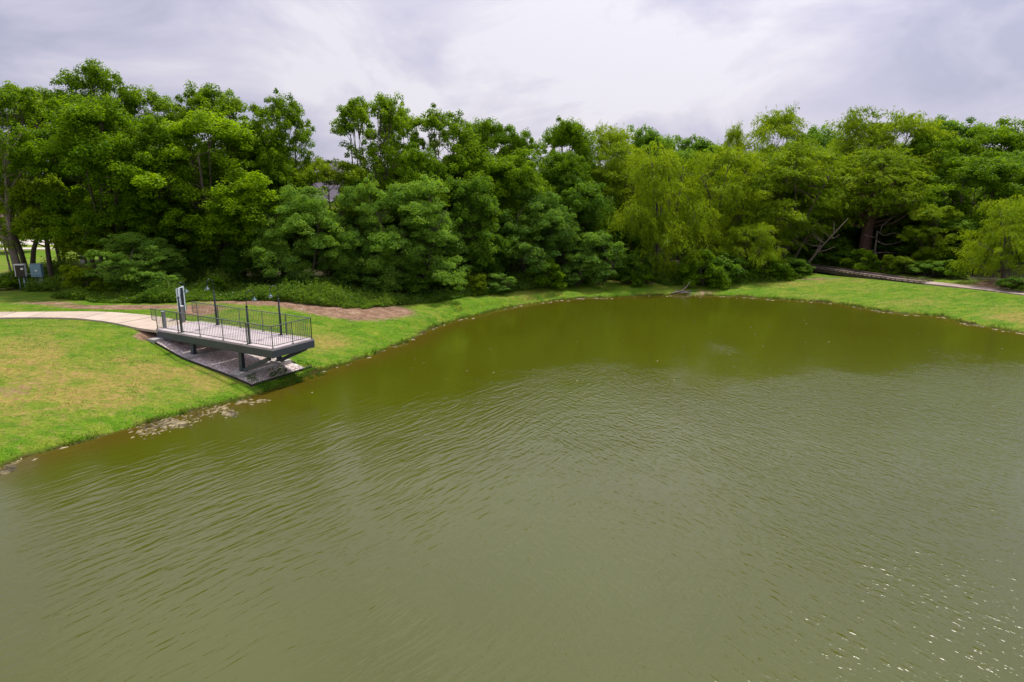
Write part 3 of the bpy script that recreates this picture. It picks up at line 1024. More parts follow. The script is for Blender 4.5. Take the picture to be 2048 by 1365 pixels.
# bollards at the deck entrance
for (x_, y_), zb, lab in (((0.14, 0.42), DECK_Z, 'square grey bollard just inside the near railing at the platform entrance'), ((-0.62, 2.1), 2.062, 'square grey bollard in front of the white sign at the platform entrance')):
    r_ = empty('bollard', (*dk(x_, y_), zb + 0.002), DK_R)
    MB().box(-0.075, -0.075, 0, 0.075, 0.075, 0.93).build('post', M['bollard'], r_)
    MB().poly([(-.085, -.085, .93), (.085, -.085, .93), (.085, .085, .93), (-.085, .085, .93), (-.085, -.085, .955), (.085, -.085, .955), (.085, .085, .955), (-.085, .085, .955), (0, 0, .985)],
              [(0, 3, 2, 1), (0, 1, 5, 4), (1, 2, 6, 5), (2, 3, 7, 6), (3, 0, 4, 7), (4, 5, 8), (5, 6, 8), (6, 7, 8), (7, 4, 8)]).build('cap', M['box_white'], r_)
    tag(r_, lab, 'bollard', 'grey bollards at the platform entrance')

# park sign seen from behind
sx, sy = -19.80, 40.35
sg_ = empty('park_sign', (sx, sy, gz(sx, sy)), rad(97))
tag(sg_, 'tall white park sign panel seen from behind on a dark post beside the platform', 'sign')
MB().box(-0.62, -0.02, 0.50, 0.60, 0.03, 1.98).build('sign_panel', M['sign_white'], sg_)
MB().box(0.6005, -0.03, 0.48, 0.66, 0.10, 2.0).build('panel_edge', M['sign_edge'], sg_)
MB().box(-0.06, -0.14, -0.2, 0.06, -0.0205, 1.95).build('post', M['sign_post'], sg_)
MB().box(-0.14, -0.09, 1.45, -0.0605, -0.0206, 1.53).box(0.0605, -0.09, 1.45, 0.14, -0.0206, 1.53).build('bracket', M['sign_post'], sg_)

# utility cabinets on pipe legs
ux, uy = site(52, 583, 2.0)


def cabinet(x_, y_, kind):
    r_ = empty('utility_cabinet', (x_, y_, gz(x_, y_)), 0.12)
    if kind == 'dark':
        MB().box(-0.34, -0.16, 1.10, 0.34, 0.16, 1.98).build('housing', M['box_white'], r_)
        MB().box(-0.26, -0.20, 1.07, 0.36, -0.1605, 1.93).build('door', M['box_dark'], r_)
        MB().box(0.12, -0.215, 1.60, 0.30, -0.2005, 1.75).build('sticker', M['box_white'], r_)
        MB().box(-0.37, -0.19, 1.9805, 0.37, 0.19, 2.01).build('lid', M['box_white'], r_)
        MB().tube([(0.14, 0, -0.2), (0.14, 0, 1.10)], 0.05, 8).build('leg', M['galv'], r_, True)
        MB().tube([(-0.2, 0, -0.2), (-0.2, 0, 1.10)], 0.03, 8).build('leg', M['galv'], r_, True)
    else:
        MB().box(-0.38, -0.16, 1.05, 0.38, 0.16, 2.0).build('housing', M['box_blue'], r_)
        MB().box(-0.36, -0.19, 1.20, 0.36, -0.1605, 1.97).build('door', M['box_blue'], r_)
        MB().box(-0.04, -0.205, 1.48, 0.10, -0.1905, 1.58).build('sticker', M['box_white'], r_)
        MB().box(-0.40, -0.18, 2.0005, 0.40, 0.18, 2.02).build('lid', M['box_blue'], r_)
        for lx in (-0.16, 0.06, 0.18, 0.3):
            MB().tube([(lx, 0, -0.2), (lx * 0.9, 0.02, 0.5), (lx, 0, 1.05)], 0.028, 6).build('conduit', M['galv'], r_, True)
    return r_


tag(cabinet(ux - 0.15, uy, 'dark'), 'white cabinet with dark maroon front on pipe legs by the leaning trunk', 'utility box')
tag(cabinet(ux + 1.0, uy + 0.1, 'blue'), 'blue grey electrical cabinet on a bundle of conduits, right of the maroon one', 'utility box')
r_ = empty('pipe_rack', (ux, uy, gz(ux, uy)), 0.12)
MB().beam((0.1, 0.12, 1.25), (0.9, 0.12, 1.25), 0.04, 0.06).build('rail', M['galv'], r_)
MB().beam((-0.2, 0.12, 0.62), (1.1, 0.12, 0.62), 0.04, 0.05).build('rail', M['galv'], r_)
MB().tube([(0.12, 0.12, -0.2), (0.12, 0.12, 1.3)], 0.03, 6).build('upright', M['galv'], r_)
MB().tube([(0.95, 0.12, -0.2), (0.95, 0.12, 1.3)], 0.03, 6).build('upright', M['galv'], r_)
tag(r_, 'low galvanised pipe rack standing behind the two utility cabinets', 'pipe rack')


# ------------------------------------------------------------------ trees
def rdir(n_, up=0.0):
    v_ = rng.normal(size=(n_, 3)); v_[:, 2] += up
    return v_ / np.linalg.norm(v_, axis=1)[:, None]


def leaf_quads(P_, A_, N_, L_, W_):
    """pointed leaf faces: position, axis, normal, length, width"""
    Bv = np.cross(N_, A_); Bv /= (np.linalg.norm(Bv, axis=1)[:, None] + 1e-9)
    L_ = L_[:, None]; W_ = W_[:, None]
    v_ = np.empty((len(P_), 4, 3), np.float32)
    v_[:, 0] = P_ - A_ * L_ * 0.5
    v_[:, 1] = P_ + Bv * W_ * 0.5 + A_ * L_ * 0.08
    v_[:, 2] = P_ + A_ * L_ * 0.5
    v_[:, 3] = P_ - Bv * W_ * 0.5 + A_ * L_ * 0.08
    return v_.reshape(-1, 3)


def crown_mesh(name, verts, tint, mat):
    n_ = len(verts) // 4
    return mesh_np(name, verts, np.arange(n_ * 4), np.arange(n_) * 4, np.full(n_, 4), [mat], False, {'tint': ('FACE', tint)})


def orth(N_, A_):
    A_ = A_ - N_ * np.sum(A_ * N_, axis=1)[:, None]
    return A_ / (np.linalg.norm(A_, axis=1)[:, None] + 1e-9)


def proto_tree(kind, H, R, base, n_lobes, clumps, leaves, lobe_r, clump_r, leaf_l, leaf_w, flat=0.7, trunk_r=0.22, fork=None, lean=(0, 0),
               strands=False, hang=2.4, profile='round', seed=0, mat=None, bark=None, forks=1, spread=0.3, tintv=0.22):
    """returns (trunk mesh, crown mesh, height, radius); tree stands at the origin"""
    global rng
    keep = rng
    rng = np.random.default_rng(1000 + seed)
    rnd = random.Random(seed)
    # lobe centres in the crown envelope
    lobes = []
    tries = 0
    while len(lobes) < n_lobes and tries < 4000:
        tries += 1
        z_ = rnd.uniform(0, 1)
        if profile == 'round':
            rr = math.sqrt(max(0.0, 1 - (2 * z_ - 1) ** 2)) * 0.92 + 0.08
        elif profile == 'skirt':      # wide low, foliage to the ground
            rr = (1 - z_ ** 2.2) ** 0.6 * 0.95 + 0.05
        elif profile == 'vase':
            rr = (0.45 + 0.75 * z_) * (1 - max(0, z_ - 0.75) ** 2 * 9)
        elif profile == 'dome':
            rr = math.sqrt(max(0.0, 1 - z_ ** 2))
        else:
            rr = (1 - z_) ** 0.7
        a_ = rnd.uniform(0, 2 * PI)
        k_ = math.sqrt(rnd.uniform(0.18, 1.0))
        rad_ = max(0.05, R - lobe_r * 0.8) * rr * k_
        c_ = (math.cos(a_) * rad_ + lean[0] * z_, math.sin(a_) * rad_ + lean[1] * z_, base + lobe_r * 0.6 + (H - base - lobe_r * 1.35) * z_)
        if all(math.dist(c_, l_[:3]) > lobe_r * 0.72 for l_ in lobes) or tries > 2500:
            lobes.append((*c_, lobe_r * rnd.uniform(0.72, 1.2), rnd.uniform(-1, 1)))
    tz = H - lobe_r * 0.75
    for k_ in range(3 if profile != 'dome' else 1):
        a_ = k_ * 2.1 + rnd.uniform(-.5, .5); q_ = R * rnd.uniform(0.22, 0.42)
        lobes.append((math.cos(a_) * q_ + lean[0], math.sin(a_) * q_ + lean[1], tz - k_ * lobe_r * 0.22, lobe_r * 1.0, rnd.uniform(-.5, 1)))
    lobes = np.array(lobes)
    nl = len(lobes)
    leaves = int(leaves * 1.18); leaf_l *= 0.76; leaf_w *= 0.80
    V = []; T_ = []
    per = max(1, int(leaves / (nl * clumps)))
    cen = np.array([lean[0] * 0.5, lean[1] * 0.5, base + (H - base) * 0.45])
    for li in range(nl):
        c_ = lobes[li, :3]; lr = lobes[li, 3]
        outw = c_ - cen; outw[2] *= 0.6; outw = outw / (np.linalg.norm(outw) + 1e-6)
        d_ = rdir(clumps) + outw * 0.55 + np.array([0, 0, 0.35])
        d_ /= np.linalg.norm(d_, axis=1)[:, None]
        cr = lr * np.where(rng.random(clumps) < 0.25, rng.uniform(0.2, 0.8, clumps), rng.uniform(0.6, 1.35, clumps))[:, None]
        cc = c_ + d_ * cr * np.array([1, 1, 0.8])
        ctint = 0.5 + lobes[li, 4] * 0.16 + rng.normal(size=clumps) * tintv * 0.5
        for ci in range(clumps):
            r_c = clump_r * 0.88 * rng.uniform(0.6, 1.3)
            if strands:
                ns = max(2, per // 11)
                s0 = cc[ci] + rdir(ns) * (rng.random(ns)[:, None] ** 0.5) * r_c * np.array([1.2, 1.2, 0.5])
                ln = rng.uniform(0.35, 1.0, ns) * r_c * hang
                sway = rdir(ns) * (0.22 + (2.4 - hang) * 0.35) + d_[ci] * (0.28 + (2.4 - hang) * 0.4)
                tt = rng.random((ns, 11))
                dirv = np.array([0, 0, -1.0]) + sway
                dirv /= np.linalg.norm(dirv, axis=1)[:, None]
                arch = d_[ci] * r_c * 0.5
                P_ = s0[:, None, :] + dirv[:, None, :] * (tt * ln[:, None])[..., None] + arch * (np.sqrt(tt))[..., None] * 0.8
                P_ = P_.reshape(-1, 3) + rng.normal(size=(ns * 11, 3)) * 0.04
                A_ = np.repeat(dirv, 11, 0) + rng.normal(size=(ns * 11, 3)) * 0.42
                A_ /= np.linalg.norm(A_, axis=1)[:, None]
                N_ = rdir(len(P_), 0.9)
                N_ = orth(A_, N_)
                L_ = leaf_l * rng.uniform(0.7, 1.3, len(P_)); W_ = leaf_w * rng.uniform(0.7, 1.3, len(P_))
                tn = np.repeat(ctint[ci] + rng.normal(size=ns) * 0.10, 11) + rng.normal(size=len(P_)) * 0.08
            else:
                g_ = rdir(per) * (rng.random(per)[:, None] ** 0.42) * r_c
                g_[:, 2] = g_[:, 2] * flat
                # droop at the clump rim
                hr_ = np.hypot(g_[:, 0], g_[:, 1]) / r_c
                g_[:, 2] -= hr_ ** 2 * r_c * 0.30
                P_ = cc[ci] + g_
                outl = g_ / (np.linalg.norm(g_, axis=1)[:, None] + 1e-6)
                N_ = rdir(per) * 0.62 + np.array([0, 0, 0.70]) + outl * 0.45
                N_ /= np.linalg.norm(N_, axis=1)[:, None]
                A_ = orth(N_, outl + rng.normal(size=(per, 3)) * 0.6)
                L_ = leaf_l * rng.uniform(0.65, 1.35, per); W_ = leaf_w * rng.uniform(0.7, 1.3, per)
                tn = ctint[ci] + rng.normal(size=per) * 0.12
            V.append(leaf_quads(P_, A_, N_, L_, W_)); T_.append(tn)
    V = np.concatenate(V); T_ = np.clip(np.concatenate(T_), 0, 1)
    cm = crown_mesh('crown', V, T_, mat)
    # trunk and limbs
    mb_ = MB()
    fk = fork if fork is not None else base + (H - base) * 0.12
    top = lobes[:, 2].max()
    trunks = []
    for f_ in range(forks):
        a_ = 2 * PI * f_ / max(1, forks) + rnd.uniform(-0.4, 0.4)
        sp2 = spread * R if forks > 1 else 0.05 * R
        p0 = Vector((math.cos(a_) * trunk_r * 0.5 * (forks > 1), math.sin(a_) * trunk_r * 0.5 * (forks > 1), -0.35))
        p1 = Vector((p0.x + math.cos(a_) * sp2 * 0.25 + lean[0] * 0.15, p0.y + math.sin(a_) * sp2 * 0.25 + lean[1] * 0.15, fk * 0.6))
        p2 = Vector((math.cos(a_) * sp2 * 0.6 + lean[0] * 0.3, math.sin(a_) * sp2 * 0.6 + lean[1] * 0.3, fk))
        p3 = Vector((math.cos(a_) * sp2 + lean[0] * 0.65 + rnd.uniform(-.3, .3), math.sin(a_) * sp2 + lean[1] * 0.65 + rnd.uniform(-.3, .3), fk + (top - fk) * 0.5))
        p4 = Vector((math.cos(a_) * sp2 * 1.3 + lean[0] + rnd.uniform(-.3, .3), math.sin(a_) * sp2 * 1.3 + lean[1] + rnd.uniform(-.3, .3), fk + (top - fk) * 0.80))
        tr_ = trunk_r * (0.8 if forks > 1 else 1)
        mb_.tube([p0, p0.lerp(p1, 0.12), p1, p2, p3, p4], [tr_ * 1.45, tr_ * 1.12, tr_ * 0.92, tr_ * 0.8, tr_ * 0.45, tr_ * 0.10], 9)
        trunks.append((p1, p2, p3, p4))
    for li in range(nl):
        c_ = Vector(lobes[li, :3])
        tk = min(trunks, key=lambda q_: (q_[2] - c_).length)
        # leave the trunk below the lobe
        zt = max(fk * 0.75, c_.z - (0.5 + 0.55 * math.hypot(c_.x - tk[2].x, c_.y - tk[2].y)))
        pts_ = [tk[0], tk[1], tk[2], tk[3]]
        st_ = pts_[1]
        for a_, b_ in zip(pts_[:-1], pts_[1:]):
            if a_.z <= zt <= b_.z:
                st_ = a_.lerp(b_, (zt - a_.z) / max(1e-3, b_.z - a_.z))
        mid = st_.lerp(c_, 0.5) + Vector((rnd.uniform(-.2, .2), rnd.uniform(-.2, .2), -0.10 * (c_ - st_).length + rnd.uniform(-.1, .2)))
        lr_ = max(0.025, trunk_r * 0.34 * (1 - 0.5 * st_.z / H))
        mb_.tube([st_, mid, c_], [lr_, lr_ * 0.7, lr_ * 0.3], 6)
        for k_ in range(4):
            e_ = c_ + Vector(rdir(1, 0.4)[0]) * float(lobes[li, 3]) * 0.8
            mb_.tube([c_.lerp(mid, 0.3), c_.lerp(e_, 0.4), e_], [lr_ * 0.38, lr_ * 0.28, 0.012], 4, False)
    tm = mb_.mesh('trunk', bark or M['bark'], True)
    rng = keep
    zs = V[:, 2]
    return dict(trunk=tm, crown=cm, H=float(np.percentile(zs, 99.95)), R=float(np.percentile(np.abs(V[:, 0] - lean[0] * 0.5), 98)))


PR = {}
bl, el, wl_, mi, da, br = M['leaf_broad'], M['leaf_elm'], M['leaf_willow'], M['leaf_mimosa'], M['leaf_dark'], M['leaf_bright']
PR['broad1'] = proto_tree('b', 13, 4.6, 2.0, 36, 13, 56000, 1.5, 0.74, 0.24, 0.15, seed=1, mat=bl)
PR['broad2'] = proto_tree('b', 13, 4.4, 1.6, 38, 13, 56000, 1.45, 0.70, 0.24, 0.15, seed=2, mat=bl, forks=2)
PR['broad3'] = proto_tree('b', 13, 4.7, 2.4, 40, 13, 60000, 1.35, 0.70, 0.24, 0.15, seed=3, mat=M['leaf_fresh'], forks=2)
PR['elm1'] = proto_tree('e', 14, 4.0, 4.2, 34, 10, 34000, 1.30, 0.56, 0.22, 0.14, seed=4, mat=el, forks=3, spread=0.45, fork=3.4, profile='vase')
PR['elm2'] = proto_tree('e', 14, 4.2, 4.4, 36, 10, 36000, 1.35, 0.56, 0.22, 0.14, seed=5, mat=el, forks=2, spread=0.4, fork=4.4, profile='round')
PR['elm3'] = proto_tree('e', 15, 4.4, 3.0, 46, 12, 52000, 1.4, 0.62, 0.22, 0.14, seed=6, mat=el, forks=2)
PR['willow1'] = proto_tree('w', 12, 4.6, 0.9, 30, 9, 60000, 1.5, 0.70, 0.26, 0.065, seed=7, mat=wl_, strands=True, profile='skirt', forks=2, bark=M['bark'])
PR['willow2'] = proto_tree('w', 11, 4.8, 4.0, 34, 10, 56000, 1.45, 0.62, 0.26, 0.065, seed=8, mat=wl_, strands=True, hang=1.35, profile='dome', trunk_r=0.42, fork=4.6, forks=1, bark=M['bark_red'])
PR['willow3'] = proto_tree('w', 12, 4.6, 2.6, 36, 9, 62000, 1.35, 0.70, 0.26, 0.065, seed=9, mat=wl_, strands=True, hang=1.45, profile='round', forks=3, spread=0.6, bark=M['bark'])
PR['mimosa1'] = proto_tree('m', 8, 4.4, 0.5, 34, 12, 48000, 1.25, 0.66, 0.20, 0.10, flat=0.5, seed=10, mat=mi, profile='dome', forks=3, spread=0.5, trunk_r=0.13)
PR['mimosa2'] = proto_tree('m', 8.5, 4.2, 0.4, 34, 12, 48000, 1.20, 0.64, 0.20, 0.10, flat=0.5, seed=11, mat=mi, profile='skirt', forks=3, spread=0.5, trunk_r=0.13)
PR['dark1'] = proto_tree('d', 12, 4.4, 0.6, 38, 12, 48000, 1.5, 0.76, 0.26, 0.17, seed=12, mat=da, profile='skirt')
PR['dark2'] = proto_tree('d', 11, 4.6, 0.8, 36, 12, 48000, 1.55, 0.76, 0.26, 0.17, seed=13, mat=da)
PR['bright1'] = proto_tree('r', 8, 3.6, 1.2, 24, 11, 30000, 1.2, 0.58, 0.22, 0.12, flat=0.5, seed=14, mat=br, trunk_r=0.14)
PR['vine1'] = proto_tree('r', 6, 2.4, 2.3, 22, 10, 22000, 0.85, 0.50, 0.20, 0.12, flat=0.6, seed=24, mat=br, trunk_r=0.16)
PR['willow4'] = proto_tree('w', 12, 4.6, 2.2, 34, 9, 56000, 1.45, 0.74, 0.26, 0.07, seed=29, mat=wl_, strands=True, hang=1.1, profile='round', forks=2, spread=0.5)
PR['shrub1'] = proto_tree('s', 2.6, 1.5, 0.05, 12, 8, 9000, 0.55, 0.36, 0.18, 0.10, seed=15, mat=M['leaf_broad'], profile='dome', trunk_r=0.04, forks=3, spread=.6)
PR['shrub2'] = proto_tree('s', 2.4, 1.6, 0.05, 12, 8, 9000, 0.55, 0.36, 0.18, 0.10, seed=16, mat=da, profile='dome', trunk_r=0.04, forks=3, spread=.6)
PR['shrub3'] = proto_tree('s', 2.6, 1.5, 0.05, 12, 8, 9000, 0.55, 0.36, 0.18, 0.09, seed=17, mat=br, profile='dome', trunk_r=0.04, forks=3, spread=.6)
PR['shrub4'] = proto_tree('s', 2.8, 1.7, 0.05, 12, 8, 10000, 0.6, 0.40, 0.17, 0.08, flat=.4, seed=18, mat=mi, profile='dome', trunk_r=0.04, forks=3, spread=.6)


def plant(proto, x, y, height, width, label, name, cat, group=None, rz=None, sink=0.0, tilt=(0, 0)):
    pr = PR[proto]
    zg = gz(x, y)
    r_ = empty(name, (x, y, zg - sink), random.uniform(0, 2 * PI) if rz is None else rz)
    r_.rotation_euler[0] = tilt[0]; r_.rotation_euler[1] = tilt[1]
    s_ = width / 2 / pr['R']
    link('trunk', pr['trunk'], r_)
    link('crown', pr['crown'], r_)
    r_.scale = (s_, s_, height / pr['H'])
    tag(r_, label, cat, group)
    return r_


def tree(proto, u, vtop, y, wpx, label, name='tree', cat='tree', group=None, rz=None, tilt=(0, 0)):
    """u, vtop, wpx read off the photo; y is how far away it grows"""
    d_ = y * math.cos(PITCH) + 3 * math.sin(PITCH)
    x = (u - 1024) / FPX * d_
    zt = height_at(vtop, y)
    zg = gz(x, y)
    return plant(proto, x, y, zt - zg, wpx / FPX * d_, label, name, cat, group, rz, 0, tilt)


G_B = 'broadleaf trees of the wood'
G_W = 'willows at the head of the pond'
G_M = 'feathery mimosa trees along the wood edge'
TREES = [
    # skyline, left to right
    ('elm1', 40, 163, 58, 170, 'open crowned grey barked elm at the far left edge above the utility cabinets', 'elm_tree', 'elm'),
    ('elm3', 212, 124, 64, 165, 'tallest tree on the left, its dark round top standing above all others', 'elm_tree', 'elm'),
    ('elm3', 320, 175, 66, 150, 'dark treetop just right of the tallest tree on the left', 'elm_tree', 'elm'),
    ('elm3', 110, 178, 63, 130, 'treetop filling the notch between the far left elm and the tallest tree', 'elm_tree', 'elm'),
    ('elm1', 450, 172, 62, 150, 'airy treetop rising left of the lone lacy elm by the sky gap', 'elm_tree', 'elm'),
    ('elm2', 566, 178, 58, 112, 'lacy elm with sky showing through, left of the gap with the grey roof', 'elm_tree', 'elm'),
    ('elm1', 755, 188, 60, 128, 'tall forked elm right of the sky gap, its bare stems showing below', 'elm_tree', 'elm'),
    ('elm2', 812, 206, 64, 95, 'narrow elm top leaning against the tall forked elm', 'elm_tree', 'elm'),
    ('elm2', 885, 208, 63, 125, 'elm with dark branches visible, second crown right of the sky gap', 'elm_tree', 'elm'),
    ('broad1', 985, 236, 66, 130, 'rounded green crown at the middle of the skyline right of the dark branched elm', 'broadleaf_tree', 'tree'),
    ('broad2', 1045, 262, 68, 90, 'low rounded crown stepping down before the pointed dark tree', 'broadleaf_tree', 'tree'),
    ('broad1', 1128, 238, 72, 105, 'pointed fresh green tree alone on the skyline left of the willows', 'broadleaf_tree', 'tree'),
    ('willow3', 1218, 248, 74, 120, 'wispy willow top right of the pointed green tree', 'willow_tree', 'willow'),
    ('dark2', 1295, 252, 84, 120, 'dark flat treetop behind the large front willow', 'broadleaf_tree', 'tree'),
    ('dark2', 1395, 272, 95, 150, 'dark distant crown in the dip of the skyline between two willows', 'broadleaf_tree', 'tree'),
    ('willow3', 1462, 244, 84, 50, 'thin spindly willow top poking up left of the high willow', 'willow_tree', 'willow'),
    ('willow3', 1546, 212, 82, 135, 'highest willow on the skyline, with feathery separate tufts', 'willow_tree', 'willow'),
    ('dark2', 1625, 250, 94, 120, 'dark crown between the highest willow and the broad willow', 'broadleaf_tree', 'tree'),
    ('willow4', 1705, 216, 84, 120, 'tall willow top forming the left shoulder of the broad rounded mass', 'willow_tree', 'willow'),
    ('willow3', 1775, 224, 80, 175, 'broad rounded willow behind the thick trunked one', 'willow_tree', 'willow'),
    ('dark1', 1890, 234, 86, 150, 'dark green crown right of the broad rounded willow on the skyline', 'broadleaf_tree', 'tree'),
    ('broad2', 1965, 238, 82, 150, 'leafy crown near the right end of the skyline', 'broadleaf_tree', 'tree'),
    ('dark1', 2050, 246, 80, 150, 'last dark crown cut by the right edge of the picture', 'broadleaf_tree', 'tree'),
    ('broad2', 1835, 262, 78, 120, 'leafy crown tucked right behind the broad rounded willow', 'broadleaf_tree', 'tree'),
    # middle rank
    ('broad3', 214, 192, 53.5, 195, 'big bright green crown below the tallest tree on the left', 'broadleaf_tree', 'tree'),
    ('broad2', 325, 232, 54.5, 165, 'bright green crown between the two largest on the left', 'broadleaf_tree', 'tree'),
    ('broad3', 448, 224, 55, 225, 'widest bright green crown on the left, behind the platform lamps', 'broadleaf_tree', 'tree'),
    ('broad2', 560, 262, 57, 120, 'green crown under the lacy elm', 'broadleaf_tree', 'tree'),
    ('bright1', 655, 314, 56, 150, 'low fresh green treetop filling the foot of the sky gap', 'broadleaf_tree', 'tree'),
    ('broad2', 838, 285, 58, 100, 'small yellow green crown below the narrow elm top', 'broadleaf_tree', 'tree'),
    ('broad1', 935, 300, 61, 150, 'olive crown in the middle distance under the skyline elms', 'broadleaf_tree', 'tree'),
    ('broad2', 1030, 298, 62, 130, 'bushy green crown above the right hand mimosas', 'broadleaf_tree', 'tree'),
    ('broad1', 1130, 300, 66, 120, 'green crown directly below the pointed skyline tree', 'broadleaf_tree', 'tree'),
    ('dark1', 945, 352, 57.5, 130, 'dark tree in the shaded gap between two mimosas', 'broadleaf_tree', 'tree'),
    ('dark2', 1150, 348, 64, 130, 'very dark tree left of the front willow', 'broadleaf_tree', 'tree'),
    ('willow4', 1245, 285, 71, 130, 'soft willow shoulder behind the front willow', 'willow_tree', 'willow'),
    ('willow1', 1325, 290, 65, 190, 'largest willow, drooping nearly to the water by the dead branches', 'willow_tree', 'willow'),
    ('willow3', 1440, 290, 72, 150, 'yellow green willow right of the largest drooping one', 'willow_tree', 'willow'),
    ('willow4', 1560, 282, 74, 185, 'yellow green willow over the leaning bare stems', 'willow_tree', 'willow'),
    ('willow3', 1640, 292, 77, 130, 'willow crown between the leaning stems and the thick trunk', 'willow_tree', 'willow'),
    ('willow2', 1738, 298, 76, 225, 'spreading willow on one thick reddish trunk behind the boardwalk', 'willow_tree', 'willow'),
    ('broad2', 1950, 302, 72, 185, 'large leafy tree right of the thick trunked willow', 'broadleaf_tree', 'tree'),
    ('dark1', 2035, 300, 74, 150, 'dark leafy tree above the yellow willow at the right edge', 'broadleaf_tree', 'tree'),
    # front rank
    ('mimosa1', 268, 466, 49.5, 170, 'low blue green mimosa behind the path, left of the sign', 'mimosa_tree', 'mimosa'),
    ('mimosa1', 600, 372, 53, 185, 'tiered blue green mimosa behind the platform lamps', 'mimosa_tree', 'mimosa'),
    ('mimosa2', 715, 358, 54.5, 140, 'mimosa with fresh yellow green tips, next to the widest one', 'mimosa_tree', 'mimosa'),
    ('mimosa2', 825, 352, 54.5, 210, 'widest mimosa, a dense green dome above the bare earth patch', 'mimosa_tree', 'mimosa'),
    ('mimosa1', 1060, 366, 60, 175, 'olive green mimosa in the middle of the bank', 'mimosa_tree', 'mimosa'),
    ('mimosa2', 1120, 420, 60.5, 120, 'dark low mimosa leaning out at the right end of the mimosas', 'mimosa_tree', 'mimosa'),
    ('vine1', 85, 350, 54, 125, 'small vine clad tree with bright leaves beside the utility cabinets', 'broadleaf_tree', 'tree'),
    ('vine1', 175, 420, 53, 120, 'leafy low tree between the vine clad tree and the first mimosa', 'broadleaf_tree', 'tree'),
    ('dark2', 395, 400, 55.5, 140, 'shaded low tree left of the tiered mimosa', 'broadleaf_tree', 'tree'),
    ('dark1', 480, 420, 54.5, 120, 'dark low tree directly behind the platform lamps', 'broadleaf_tree', 'tree'),
    ('dark2', 660, 430, 57, 140, 'shaded undergrowth tree between two mimosas', 'broadleaf_tree', 'tree'),
    ('willow1', 1505, 445, 67, 130, 'small bright willow bush left of the boardwalk', 'willow_tree', 'willow'),
    ('bright1', 1872, 408, 68, 100, 'slender pale green tree by the boardwalk, right of the thick trunk', 'broadleaf_tree', 'tree'),
    ('willow1', 2030, 392, 60, 175, 'yellow green willow cut by the right edge above the walk', 'willow_tree', 'willow'),
    ('dark2', 1640, 400, 82, 160, 'dark thicket tree behind the leaning stems', 'broadleaf_tree', 'tree'),
    ('dark1', 1800, 400, 80, 190, 'dark thicket tree right of the thick reddish trunk', 'broadleaf_tree', 'tree'),
    ('dark2', 1925, 430, 70, 160, 'dark low tree over the walk, left of the bare earth', 'broadleaf_tree', 'tree'),
    ('dark1', 1450, 400, 78, 160, 'dark tree behind the small willow bush', 'broadleaf_tree', 'tree'),
    ('dark2', 1240, 420, 68, 120, 'dark tree in the shade left of the largest willow', 'broadleaf_tree', 'tree'),
]
for pr, u, vt, y, wpx, lab, nm, cat in TREES:
    y = y + np.interp(u, [500, 700, 900, 1000, 1270, 1330, 1400], [1.0, 1.5, 2.5, 4.5, 4.5, 3.0, 0.5])
    if vt < 300:
        wpx *= 1.12
    grp = G_W if cat == 'willow' else (G_M if cat == 'mimosa' else G_B)
    tree(pr, u, vt, y, wpx, lab, nm, cat, grp)

# grey barked forked trunk at the far left
bx, by = site(42, 572, 2.0)
mb = MB()
zg = gz(bx, by)
B0 = Vector((0, 0, -0.3))
fk1 = Vector((-0.25, 0, 3.1)); L1 = Vector((-1.6, 0.2, 5.6)); 
mb.tube([B0, Vector((0.0, 0, 0.3)), Vector((-0.05, 0, 1.6)), fk1, Vector((-0.95, .1, 4.4)), L1, Vector((-2.6, .3, 8.2)), Vector((-2.9, .3, 10.5))], [0.50, 0.36, 0.31, 0.27, 0.21, 0.18, 0.12, 0.04], 12)
mb.tube([Vector((-0.2, 0, 2.6)), Vector((-0.15, 0, 4.2)), Vector((-0.1, 0, 5.8)), Vector((0.05, 0, 6.9)), Vector((0.3, .1, 9.6)), Vector((0.9, .2, 12.0))], [0.20, 0.20, 0.19, 0.15, 0.10, 0.03], 10)
mb.tube([Vector((-0.05, 0, 6.3)), Vector((-0.75, 0, 7.2)), Vector((-1.0, .1, 8.6)), Vector((-1.05, .1, 9.4))], [0.13, 0.12, 0.11, 0.08], 9)
mb.tube([Vector((0.1, 0, 7.2)), Vector((1.2, .5, 8.8)), Vector((2.4, .8, 10.0)), Vector((3.0, 1.0, 11.2))], [0.10, 0.08, 0.05, 0.02], 7)
mb.tube([Vector((-2.6, .3, 8.2)), Vector((-3.6, .5, 9.8)), Vector((-4.2, .6, 11.2))], [0.09, 0.06, 0.02], 7)
lt = empty('elm_tree', (bx, by, zg))
o_ = link('trunk', mb.mesh('trunk', M['bark_grey'], True), lt)
pe = proto_tree('x', 14.4, 4.6, 8.2, 24, 11, 17000, 1.1, 0.55, 0.22, 0.14, seed=44, mat=el, forks=2, fork=6.5, trunk_r=0.09, bark=M['bark_grey'], profile='round')
link('crown', pe['crown'], lt, (-0.6, 0.2, 0))
link('branches', pe['trunk'], lt, (-0.6, 0.2, 0))
tag(lt, 'pale forked trunk leaning left behind the utility cabinets, under an open crown', 'elm', G_B)

